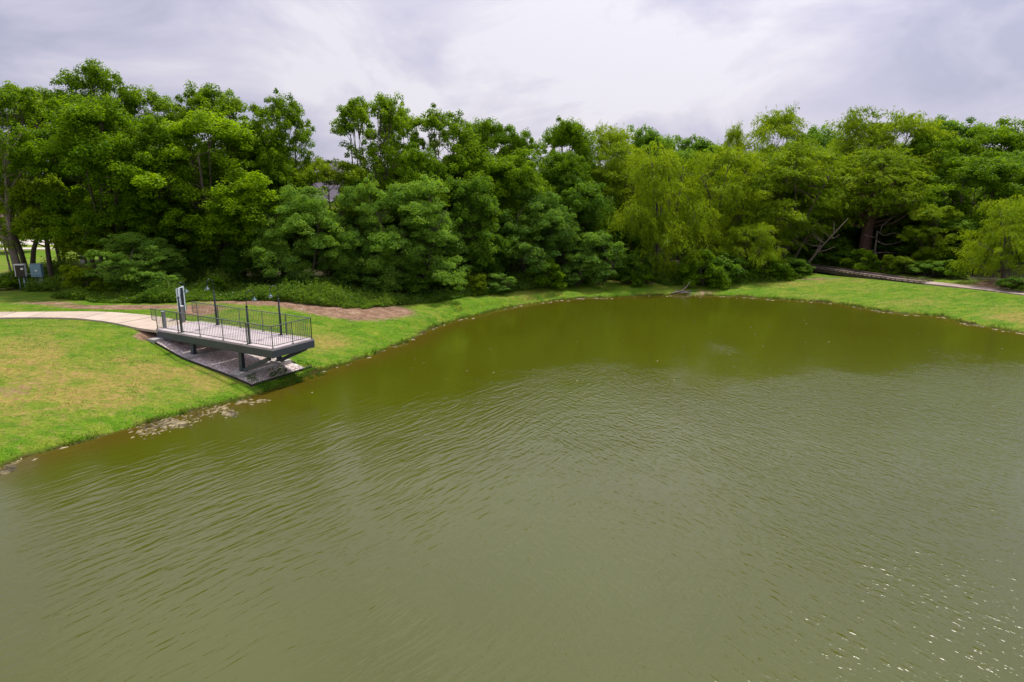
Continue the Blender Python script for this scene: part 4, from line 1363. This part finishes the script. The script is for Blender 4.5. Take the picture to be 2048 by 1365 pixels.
# vine on the trunk beside it, leaning bare stems and snags by the boardwalk
SN = [((1598, 536), (1668, 468), 70, 0.12, 'thick bare leaning stem closest to the boardwalk, tilted to the right'),
      ((1572, 520), (1622, 462), 73, 0.13, 'thinner bare leaning stem left of the thickest one'),
      ((1545, 512), (1560, 440), 75, 0.16, 'nearly upright bare stem under the willow crowns')]
for (u0, v0), (u1, v1), y_, r0, lab in SN:
    d_ = y_
    x0 = (u0 - 1024) / FPX * d_; x1 = (u1 - 1024) / FPX * d_
    z1 = height_at(v1, y_); zg = gz(x0, y_)
    r_ = empty('leaning_stem', (x0, y_, zg))
    e_ = Vector((x1 - x0, 0.6, z1 - zg))
    mb = MB()
    mb.tube([(0, 0, -0.3), e_ * 0.33 + Vector((0.1, 0, -.15)), e_ * 0.66, e_, e_ * 1.35 + Vector((0.2, .2, .2))], [r0 * 1.3, r0, r0 * 0.8, r0 * 0.6, r0 * 0.2], 9)
    mb.build('trunk', M['bark'], r_, True)
    mb = MB()
    for k in range(9):
        s_ = e_ * random.uniform(0.45, 1.1)
        q_ = s_ + Vector((random.uniform(-1.6, 1.6), random.uniform(-.8, .8), random.uniform(0.3, 1.6)))
        mb.tube([s_, s_.lerp(q_, .5) + Vector((0, 0, -.12)), q_], [0.05, 0.035, 0.012], 5)
    mb.build('branches', M['bark_grey'], r_, True)
    tag(r_, lab, 'stem', 'bare leaning stems near the boardwalk')
# dead pale limbs beside the thick willow trunk
x_ = (1745 - 1024) / FPX * 75
r_ = empty('dead_limb', (x_, 74.6, gz(x_, 74.6)))
mb = MB()
for pts in ([(0, 0, 3.6), (0.6, 0, 3.2), (1.6, -.2, 3.5), (2.9, -.4, 3.2), (4.4, -.5, 3.6)], [(0, 0, 2.6), (0.9, 0, 2.2), (2.0, -.2, 2.4), (3.4, -.4, 3.0)], [(0, 0, 1.3), (1.0, -.1, 1.4), (2.3, -.2, 1.3)], [(0.2, 0, 3.4), (0.3, -.1, 4.3), (1.2, -.2, 5.1)], [(-1.6, -.2, 3.3), (-.8, 0, 3.1), (0, 0, 2.9)]):
    mb.tube(pts, [0.07, 0.055, 0.045, 0.03, 0.012][:len(pts)], 6)
mb.tube([(0, 0.1, -0.2), (-.05, 0.1, 3.7)], [0.12, 0.07], 7)
mb.build('branch', M['deadwood'], r_, True)
tag(r_, 'pale dead branches sweeping right from the thick willow trunk', 'dead branch')

# shrubs of the wood edge, each on its own
SHR = [
    ('shrub3', 150, 528, 49.5, 70, 'bright yellow green shrub beside the first mimosa'),
    ('shrub3', 195, 560, 48.6, 60, 'low bright shrub at the foot of the first mimosa'),
    ('shrub4', 310, 540, 48.8, 80, 'blue green shrub behind the white sign'),
    ('shrub1', 415, 553, 49.6, 60, 'loose green shrub between the sign and the second lamp'),
    ('shrub1', 20, 540, 52, 70, 'green shrub left of the maroon fronted cabinet'),
    ('shrub3', 948, 548, 55, 45, 'small lime green shrub in front of the dark gap'),
    ('shrub4', 1000, 545, 56, 70, 'bushy blue green shrub at the foot of the olive mimosa'),
    ('shrub2', 890, 535, 56, 70, 'dark shrub at the right foot of the widest mimosa'),
    ('shrub4', 1205, 462, 61.5, 105, 'tall fresh green shrub left of the largest willow'),
    ('shrub4', 1160, 505, 60.5, 70, 'green shrub where the far lawn begins'),
    ('shrub2', 1285, 500, 63, 80, 'dark shrub at the left foot of the largest willow'),
    ('shrub1', 1290, 530, 62, 50, 'pale grassy shrub at the back of the far lawn'),
    ('shrub1', 1410, 500, 64, 90, 'green shrub at the right foot of the largest willow'),
    ('shrub2', 1460, 505, 65.5, 100, 'dark shrub under the small bright willow'),
    ('shrub1', 1535, 500, 67, 100, 'rounded shrub behind the dark shrubs by the far lawn'),
    ('shrub2', 1590, 515, 68, 80, 'dark shrub hiding the left end of the boardwalk'),
    ('shrub2', 1655, 470, 76, 120, 'grey green thicket behind the boardwalk left of the thick trunk'),
    ('shrub1', 1738, 498, 69.5, 75, 'round shrub in front of the thick willow trunk'),
    ('shrub3', 1812, 510, 67, 60, 'small light shrub halfway along the boardwalk'),
    ('shrub2', 1870, 520, 65, 80, 'dark shrub behind the start of the concrete walk'),
    ('shrub1', 1920, 520, 64, 60, 'green shrub left of the bare earth by the walk'),
    ('shrub2', 2040, 552, 56, 60, 'dark low shrub at the right edge beside the walk'),
    ('shrub2', 1690, 500, 74, 90, 'low dark shrub right behind the boardwalk rail'),
    ('shrub4', 760, 520, 53.5, 90, 'leafy shrub at the left foot of the widest mimosa'),
    ('shrub2', 690, 530, 53.5, 80, 'shaded shrub under the yellow tipped mimosa'),
    ('shrub1', 1095, 515, 59, 80, 'shrub at the foot of the dark low mimosa'),
    ('shrub2', 840, 515, 54.8, 90, 'dark shrub under the middle of the widest mimosa'),
]
for pr, u, vt, y, wpx, lab in SHR:
    y = y + np.interp(u, [500, 700, 900, 1000, 1270, 1330, 1400], [0.4, 0.8, 1.5, 3.0, 3.0, 1.5, 0.3])
    tree(pr, u, vt, y, wpx, lab, 'shrub', 'shrub', 'shrubs along the wood edge')

# deep rows that close the wood (nothing tells them apart)
random.seed(5)
for k in range(46):
    u = -160 + k * 50 + random.uniform(-18, 18)
    if u < 150:
        continue
    sky_v = np.interp(u, [0, 200, 330, 450, 600, 640, 680, 800, 900, 1000, 1130, 1300, 1400, 1500, 1700, 1900, 2048], [300, 260, 260, 280, 390, 400, 390, 300, 290, 300, 310, 290, 288, 275, 262, 262, 262])
    y = np.interp(u, [0, 1000, 1300, 2048], [66, 72, 88, 84]) + random.uniform(-3, 5)
    tree(random.choice(['dark1', 'dark2', 'broad2']), u, sky_v + random.uniform(8, 45), y, random.uniform(120, 165), 'deep green tree half hidden in the wood behind the front trees', 'broadleaf_tree', 'tree', 'half hidden trees deep in the wood')

# ------------------------------------------------------------------ weeds, lawn blades, algae
random.seed(9)


def blades(n_, pts, hgt, wid, lean, dryv=None, tint=None):
    """single triangle blades at pts (n,3)"""
    a_ = rng.random(n_) * 2 * PI
    d_ = np.stack([np.cos(a_), np.sin(a_), np.zeros(n_)], 1)
    l_ = rng.normal(size=(n_, 3)) * lean; l_[:, 2] = 0
    v_ = np.empty((n_, 3, 3), np.float32)
    v_[:, 0] = pts - d_ * wid[:, None] / 2
    v_[:, 1] = pts + d_ * wid[:, None] / 2
    v_[:, 2] = pts + l_ * hgt[:, None] + np.array([0, 0, 1.0]) * hgt[:, None]
    return v_.reshape(-1, 3)


# lawn blades on the banks in view
n0 = 300000
px_ = rng.uniform(-33, 43, n0); py_ = rng.uniform(20, 68, n0)
inview = np.abs(px_) < py_ * 0.80 + 3
px_, py_ = px_[inview], py_[inview]
keep_p = rng.random(len(px_)) < np.interp(py_, [20, 35, 68], [1.0, 0.85, 0.45])
px_, py_ = px_[keep_p], py_[keep_p]
ds = shore_dist(px_, py_); wdp = wood_depth(px_, py_)
ax_, ay_ = to_dk(px_, py_)
ok = (ds > -0.05) & (wdp < 0.8) & (seg_dist(px_, py_, LEFT_PATH) > 1.15) & (seg_dist(px_, py_, RIGHT_WALK) > 0.95) & (seg_dist(px_, py_, BOARD) > 1.1)
ok &= ~((ax_ > -0.1) & (ax_ < 8.25) & (ay_ > -0.62) & (ay_ < 3.3))


def sample_grid(vals, x, y):
    V_ = vals.reshape(GX.shape)
    ix = np.clip(np.searchsorted(gx, x) - 1, 0, len(gx) - 2); iy = np.clip(np.searchsorted(gy, y) - 1, 0, len(gy) - 2)
    fx = (x - gx[ix]) / (gx[ix + 1] - gx[ix]); fy = (y - gy[iy]) / (gy[iy + 1] - gy[iy])
    return (V_[iy, ix] * (1 - fx) + V_[iy, ix + 1] * fx) * (1 - fy) + (V_[iy + 1, ix] * (1 - fx) + V_[iy + 1, ix + 1] * fx) * fy


so = sample_grid(soil, px_, py_); ww_ = sample_grid(wet, px_, py_)
ok &= (so + (fbm(px_, py_, 2.2, 3) - 0.5) * 0.9 < 0.48) & (ww_ < 0.75)
px_, py_, ds = px_[ok], py_[ok], ds[ok]
n_ = len(px_)
hz = sample_grid(HZ, px_, py_)
tuft = fbm(px_, py_, 1.1, 3)
hg = 0.012 + 0.025 * rng.random(n_) + 0.10 * np.clip(tuft - 0.55, 0, 1) + 0.08 * np.exp(-ds / 0.4)
v_ = blades(n_, np.stack([px_, py_, hz - 0.005], 1), hg, 0.03 + 0.03 * rng.random(n_), 0.5)
me = mesh_np('lawn_grass', v_, np.arange(n_ * 3), np.arange(n_) * 3, np.full(n_, 3), [M['blade']], False,
             {'tint': ('FACE', rng.random(n_)), 'dry': ('FACE', sample_grid(dry, px_, py_))})
tag(link('lawn_grass', me), 'short mown green grass on the banks round the pond', 'grass', kind='stuff')

# dark scruffy growth at the foot of the gravel bed
n_ = 2600
lx = np.where(rng.random(n_) < 0.4, rng.uniform(7.15, 8.05, n_), rng.uniform(8.2, 9.3, n_)); ly = rng.uniform(-0.4, 3.6, n_)
kk = fbm(lx, ly, 1.6, 3) > np.where(lx < 8.1, 0.52, 0.42)
lx, ly = lx[kk], ly[kk]; n_ = len(lx)
wx2, wy2 = dk(lx, ly)
P_ = np.stack([wx2, wy2, np.maximum(sample_grid(HZ, wx2, wy2), 0.0) + 0.04 + 0.12 * rng.random(n_)], 1)
N_ = rdir(n_, 0.8)
tag(link('waterside_weeds', crown_mesh('waterside_weeds', leaf_quads(P_, orth(N_, rdir(n_, 0.6)), N_, 0.07 + 0.09 * rng.random(n_), 0.03 + 0.03 * rng.random(n_)), rng.random(n_) * 0.3, M['leaf_dark'])),
    'dark scruffy weeds between the gravel bed and the pond under the platform tip', 'weeds', kind='stuff')

# rank tufts along the waterline
pts_ = []
for (ax0, ay0), (bx0, by0) in zip(SH[3:-7], SH[4:-6]):
    L0 = math.hypot(bx0 - ax0, by0 - ay0)
    for k in range(int(L0 * 9)):
        t0 = random.random()
        pts_.append((ax0 + (bx0 - ax0) * t0, ay0 + (by0 - ay0) * t0))
pts_ = np.array(pts_)
pts_ = pts_[fbm(pts_[:, 0], pts_[:, 1], 0.55, 3) > 0.40]
ctr = np.repeat(pts_, 9, 0) + rng.normal(size=(len(pts_) * 9, 2)) * 0.10
dd = shore_dist(ctr[:, 0], ctr[:, 1])
px2, py2 = to_dk(ctr[:, 0], ctr[:, 1])
ok = (dd > -0.22) & ~((px2 > -0.1) & (px2 < 8.4) & (py2 > -0.7) & (py2 < 3.4))
ctr = ctr[ok]; n_ = len(ctr)
hgt = (0.06 + 0.20 * rng.random(n_) ** 1.6) * np.interp(fbm(ctr[:, 0], ctr[:, 1], 0.8, 3), [0.35, 0.65], [0.5, 1.5])
v_ = blades(n_, np.stack([ctr[:, 0], ctr[:, 1], np.maximum(sample_grid(HZ, ctr[:, 0], ctr[:, 1]), -0.03)], 1), hgt, 0.02 + 0.025 * rng.random(n_), 0.45)
me = mesh_np('shore_grass', v_, np.arange(n_ * 3), np.arange(n_) * 3, np.full(n_, 3), [M['blade']], False, {'tint': ('FACE', rng.random(n_) * 0.8), 'dry': ('FACE', (rng.random(n_) < 0.3) * 0.8)})
tag(link('shore_grass', me), 'rank longer grass tufts overhanging the waterline', 'grass', kind='stuff')

# tall weeds along the wood edge and inside it
n0 = 150000
px_ = rng.uniform(-42, 36, n0); wdr = rng.random(n0) ** 1.4 * 9.0 - 0.4
py_ = np.interp(px_, LX, LY) + wdr + (fbm(px_, px_ * 0 + 3.3, 0.8, 3) - 0.5) * 1.6
ax_, ay_ = to_dk(px_, py_)
ok = (seg_dist(px_, py_, LEFT_PATH) > 1.4) & (seg_dist(px_, py_, BOARD) > 1.3) & (shore_dist(px_, py_) > 1.0) & ~((px_ < -33) & (py_ < 50.5)) & ~((ax_ > -1) & (ay_ < 4.5))
dens_ = fbm(px_, py_, 0.35, 3)
ok &= rng.random(n0) < np.clip(0.25 + (dens_ - 0.35) * 3, 0.15, 1)
px_, py_, wdr = px_[ok], py_[ok], wdr[ok]
n_ = len(px_)
hz = sample_grid(HZ, px_, py_)
hh = (0.25 + 0.75 * rng.random(n_)) * np.interp(fbm(px_, py_, 0.45, 3), [0.3, 0.5, 0.68], [0.35, 0.75, 1.55]) * np.interp(wdr, [-0.4, 0.4, 2], [0.5, 0.85, 1.15])
# leafy stems: several small leaves up each stem
K = 3
fr = rng.random((n_, K)) * 0.8 + 0.2
P_ = np.repeat(np.stack([px_, py_, hz], 1), K, 0) + rng.normal(size=(n_ * K, 3)) * np.array([0.07, 0.07, 0.0])
P_[:, 2] += (fr * hh[:, None]).ravel()
N_ = rdir(n_ * K, 0.8); A_ = orth(N_, rdir(n_ * K, 0.9))
Lf = 0.16 + 0.14 * rng.random(n_ * K); Wf = 0.035 + 0.05 * rng.random(n_ * K)
v_ = leaf_quads(P_, A_, N_, Lf, Wf)
tn = np.clip(np.repeat(fbm(px_, py_, 0.6, 3), K) * 1.3 - 0.2 + rng.normal(size=n_ * K) * 0.15, 0, 1)
tag(link('weeds', crown_mesh('weeds', v_, tn, M['weed'])), 'knee high green weeds along the foot of the wood', 'weeds', kind='stuff')
# tiny white flower heads
sel = rng.random(n_) < 0.0025 * (1 + 6 * (vnoise(px_ * .5, py_ * .5) > 0.72))
fp = np.stack([px_[sel], py_[sel], hz[sel] + hh[sel] + 0.05], 1)
k_ = len(fp)
v_ = leaf_quads(fp, orth(rdir(k_, 2), rdir(k_)), rdir(k_, 2), np.full(k_, 0.05), np.full(k_, 0.05))
tag(link('wildflowers', mesh_np('wildflowers', v_, np.arange(k_ * 4), np.arange(k_) * 4, np.full(k_, 4), [M['flower']])), 'tiny white wildflower heads scattered over the weeds', 'wildflowers', kind='stuff')

# algae mats: crumpled rafts floating along the shore
mb = MB()


def raft(x, y, r, st_=1.0, ang=0.0):
    n_ = 9
    ca, sa = math.cos(ang), math.sin(ang)
    ring = []
    for k in range(n_):
        a_ = 2 * PI * k / n_
        rr = r * random.uniform(0.35, 1.35)
        lx, ly = math.cos(a_) * rr * st_, math.sin(a_) * rr
        ring.append((x + lx * ca - ly * sa, y + lx * sa + ly * ca, -0.01))
    top = [(x + (p_[0] - x) * 0.75 + random.uniform(-.02, .02), y + (p_[1] - y) * 0.75, random.uniform(-0.006, 0.022)) for p_ in ring]
    vs = ring + top + [(x, y, random.uniform(0.01, 0.045))]
    fs = []
    for k in range(n_):
        k2 = (k + 1) % n_
        fs += [(k, k2, n_ + k2, n_ + k), (n_ + k, n_ + k2, 2 * n_)]
    mb.poly(vs, fs)


random.seed(21)


def cluster(u0, v0, u1, v1, n, spread_px, r0, r1):
    for _ in range(n):
        t_ = random.random()
        u = u0 + (u1 - u0) * t_ + random.gauss(0, spread_px); v = v0 + (v1 - v0) * t_ + random.gauss(0, spread_px * 0.35)
        x, y = site(u, v, 0)
        a_ = math.atan2(site(u1, v1, 0)[1] - site(u0, v0, 0)[1], site(u1, v1, 0)[0] - site(u0, v0, 0)[0])
        raft(x, y, random.uniform(r0, r1), random.uniform(1.2, 2.6), a_ + random.uniform(-.5, .5))


cluster(278, 868, 355, 838, 190, 16, 0.012, 0.065)
cluster(330, 845, 365, 852, 130, 13, 0.015, 0.08)
cluster(365, 838, 455, 812, 130, 16, 0.012, 0.065)
cluster(445, 828, 470, 830, 26, 8, 0.03, 0.10)
cluster(480, 802, 530, 802, 26, 9, 0.03, 0.11)
cluster(112, 895, 205, 868, 90, 5, 0.03, 0.11)
cluster(0, 925, 40, 905, 40, 14, 0.02, 0.09)
cluster(0, 945, 25, 938, 24, 8, 0.03, 0.11)
cluster(180, 877, 212, 868, 30, 5, 0.03, 0.09)
for (u0, v0), (u1, v1) in zip(shore_px[11:-1], shore_px[12:]):
    n_ = max(2, int(abs(u1 - u0) / 9))
    dens_ = 1.0 if u0 < 900 else (0.6 if u0 < 1400 else 0.75)
    cluster(u0, v0 + 2.5, u1, v1 + 2.5, int(n_ * 2.0 * dens_ * random.uniform(0.1, 1.2)), 2.5, 0.02, 0.13 if u0 < 900 else 0.16)
tag(mb.build('floating_algae', M['algae'], smooth=True), 'tan dried algae rafts floating along the shoreline', 'algae', kind='stuff')
mb = MB()
for _ in range(90):
    u = random.uniform(560, 2040); v = random.uniform(605, 790)
    x, y = site(u, v, 0)
    if shore_dist([x], [y])[0] < -0.4:
        raft(x, y, random.uniform(0.02, 0.06), 1.6, random.uniform(0, 3))
tag(mb.build('floating_specks', M['algae']), 'small pale flecks of debris floating on the pond', 'debris', kind='stuff')
mb = MB()
for _ in range(60):
    u = random.choice([random.uniform(560, 720), random.uniform(420, 640)]); v = random.uniform(601, 622)
    x, y = site(u, v, 1.7); r_ = random.uniform(0.03, 0.07); z = gz(x, y)
    mb.poly([(x - r_, y, z), (x, y - r_ * 1.2, z), (x + r_, y, z), (x, y + r_, z), (x, y, z + r_)], [(0, 1, 4), (1, 2, 4), (2, 3, 4), (3, 0, 4)])
tag(mb.build('dirt_stones', M['stone']), 'small pale stones on the bare earth behind the platform', 'stones', kind='stuff')

# driftwood at the water's edge
x, y = site(1362, 586, 0.1)
r_ = empty('driftwood', (x, y, 0.08), 0.1)
r_.scale = (0.8, 0.8, 0.8)
mb = MB()
mb.tube([(-1.3, -0.3, -0.02), (-0.6, -0.1, 0.10), (0.1, 0, 0.22), (0.7, 0.1, 0.75), (1.1, 0.15, 1.30)], [0.09, 0.11, 0.10, 0.06, 0.02], 8)
mb.tube([(-0.5, -0.3, 0.0), (0.2, -0.4, 0.10), (0.9, -0.5, 0.02), (1.2, -0.55, -0.05)], [0.06, 0.10, 0.08, 0.04], 7)
mb.tube([(0.1, 0, 0.2), (0.45, -0.2, 0.18), (1.0, -0.1, 0.22), (1.25, -.2, 0.12)], [0.08, 0.07, 0.06, 0.04], 7)
mb.tube([(-0.9, -0.1, 0.05), (-0.5, 0.3, 0.25), (-0.2, 0.5, 0.5)], [0.05, 0.035, 0.012], 6)
mb.tube([(0.5, 0.05, 0.5), (0.35, 0.1, 0.85), (0.45, 0.1, 1.1)], [0.03, 0.02, 0.008], 5)
mb.build('branch', M['deadwood'], r_, True)
tag(r_, 'pale forked dead branches lying at the waterline below the largest willow', 'driftwood')

# ------------------------------------------------------------------ houses, street and lawn beyond the wood on the left
def house(x, y, w, d, h, rh, rz, label):
    r_ = empty('house', (x, y, gz(x, y)), rz)
    MB().box(-w / 2, -d / 2, -0.3, w / 2, d / 2, h).build('wall', M['brick_wall'], r_)
    e = 0.5
    MB().poly([(-w / 2 - e, -d / 2 - e, h), (w / 2 + e, -d / 2 - e, h), (w / 2 + e, d / 2 + e, h), (-w / 2 - e, d / 2 + e, h), (-w / 2 + d * 0.42, 0, h + rh), (w / 2 - d * 0.42, 0, h + rh)],
              [(0, 1, 5, 4), (1, 2, 5), (2, 3, 4, 5), (3, 0, 4), (0, 3, 2, 1)]).build('roof', M['roof'], r_)
    MB().box(-w / 2 - e - .02, -d / 2 - e - 0.06, h - 0.22, w / 2 + e + .02, -d / 2 - e + 0.02, h + 0.015).build('gutter', M['trim'], r_)
    nw = max(2, int(w / 4))
    for fl in ((0.9, 2.3), (3.9, 5.2)):
        if fl[1] > h - 0.3:
            continue
        for k in range(nw):
            cx_ = -w / 2 + (k + 0.5) * w / nw
            f_ = MB().box(cx_ - 0.75, -d / 2 - 0.06, fl[0], cx_ + 0.75, -d / 2 - 0.002, fl[1]).build('window', M['trim'], r_)
            MB().box(cx_ - 0.64, -d / 2 - 0.075, fl[0] + 0.1, cx_ - 0.03, -d / 2 - 0.0605, fl[1] - 0.1).build('pane', M['pane'], f_)
            MB().box(cx_ + 0.03, -d / 2 - 0.075, fl[0] + 0.1, cx_ + 0.64, -d / 2 - 0.0605, fl[1] - 0.1).build('pane', M['pane'], f_)
    return tag(r_, label, 'house', 'brick houses beyond the wood')


house(-52, 105, 20, 12, 5.8, 4.6, 0.12, 'pink brick house with grey roof seen through the trees at the left')
house(-28, 95, 17, 11, 5.8, 5.0, 0.05, 'brick house whose grey roof shows in the sky gap between the elms')
house(-80, 108, 20, 12, 5.8, 4.2, 0.2, 'pale brick house beyond the street at the far left edge')
slab_path('street_pavement', [(-120, 82), (-60, 84.5), (-20, 84.5)], [2.2, 2.2], 2.06, M['drive'], 3.0)
MB_ = MB(); MB_.box(-140, 90, 1.9, -40, 98, 2.03)
tag(MB_.build('street', M['drive']), kind='structure')
# slender young trees out on that street
for u, y, lab in ((20, 80, 'thin street tree near the far left edge beyond the lawn'), (330, 78, 'thin dark tree on the grass behind the first mimosa')):
    tree('bright1', u, 400, y, 90, lab, 'street_tree', 'tree', 'young trees near the street')
x, y = site(168, 527, 2.0)
r_ = empty('stone_pillar', (x, y, gz(x, y)))
MB().box(-0.22, -0.22, -0.2, 0.22, 0.22, 1.7).build('shaft', M['conc'], r_)
MB().box(-0.27, -0.27, 1.7005, 0.27, 0.27, 1.8).build('cap', M['conc'], r_)
tag(r_, 'pale stone pillar standing among the trunks left of the first mimosa', 'pillar')

# a bird over the left treetops
zb = height_at(147, 56)
r_ = empty('bird', ((13 - 1024) / FPX * 56, 54, zb), 0.6)
MB().tube([(-0.16, 0, 0), (-0.10, 0, 0.03), (0, 0, 0.04), (0.12, 0, 0.02), (0.20, 0, 0.0)], [0.01, 0.05, 0.065, 0.045, 0.012], 8).build('body', M['bird'], r_, True)
MB().poly([(-0.05, 0.04, 0.05), (0.08, 0.04, 0.05), (0.0, 0.14, 0.20), (-0.06, 0.20, 0.30), (-0.05, 0.045, 0.04), (0.08, 0.045, 0.04)], [(0, 1, 2), (0, 2, 3), (4, 2, 5), (4, 3, 2)]).build('wing', M['bird'], r_)
MB().poly([(-0.05, -0.04, 0.05), (0.08, -0.04, 0.05), (0.0, -0.14, 0.20), (-0.06, -0.20, 0.30), (-0.05, -0.045, 0.04), (0.08, -0.045, 0.04)], [(0, 2, 1), (0, 3, 2), (4, 5, 2), (4, 2, 3)]).build('wing', M['bird'], r_)
tag(r_, 'small dark bird flying above the treetops at the far left', 'bird')
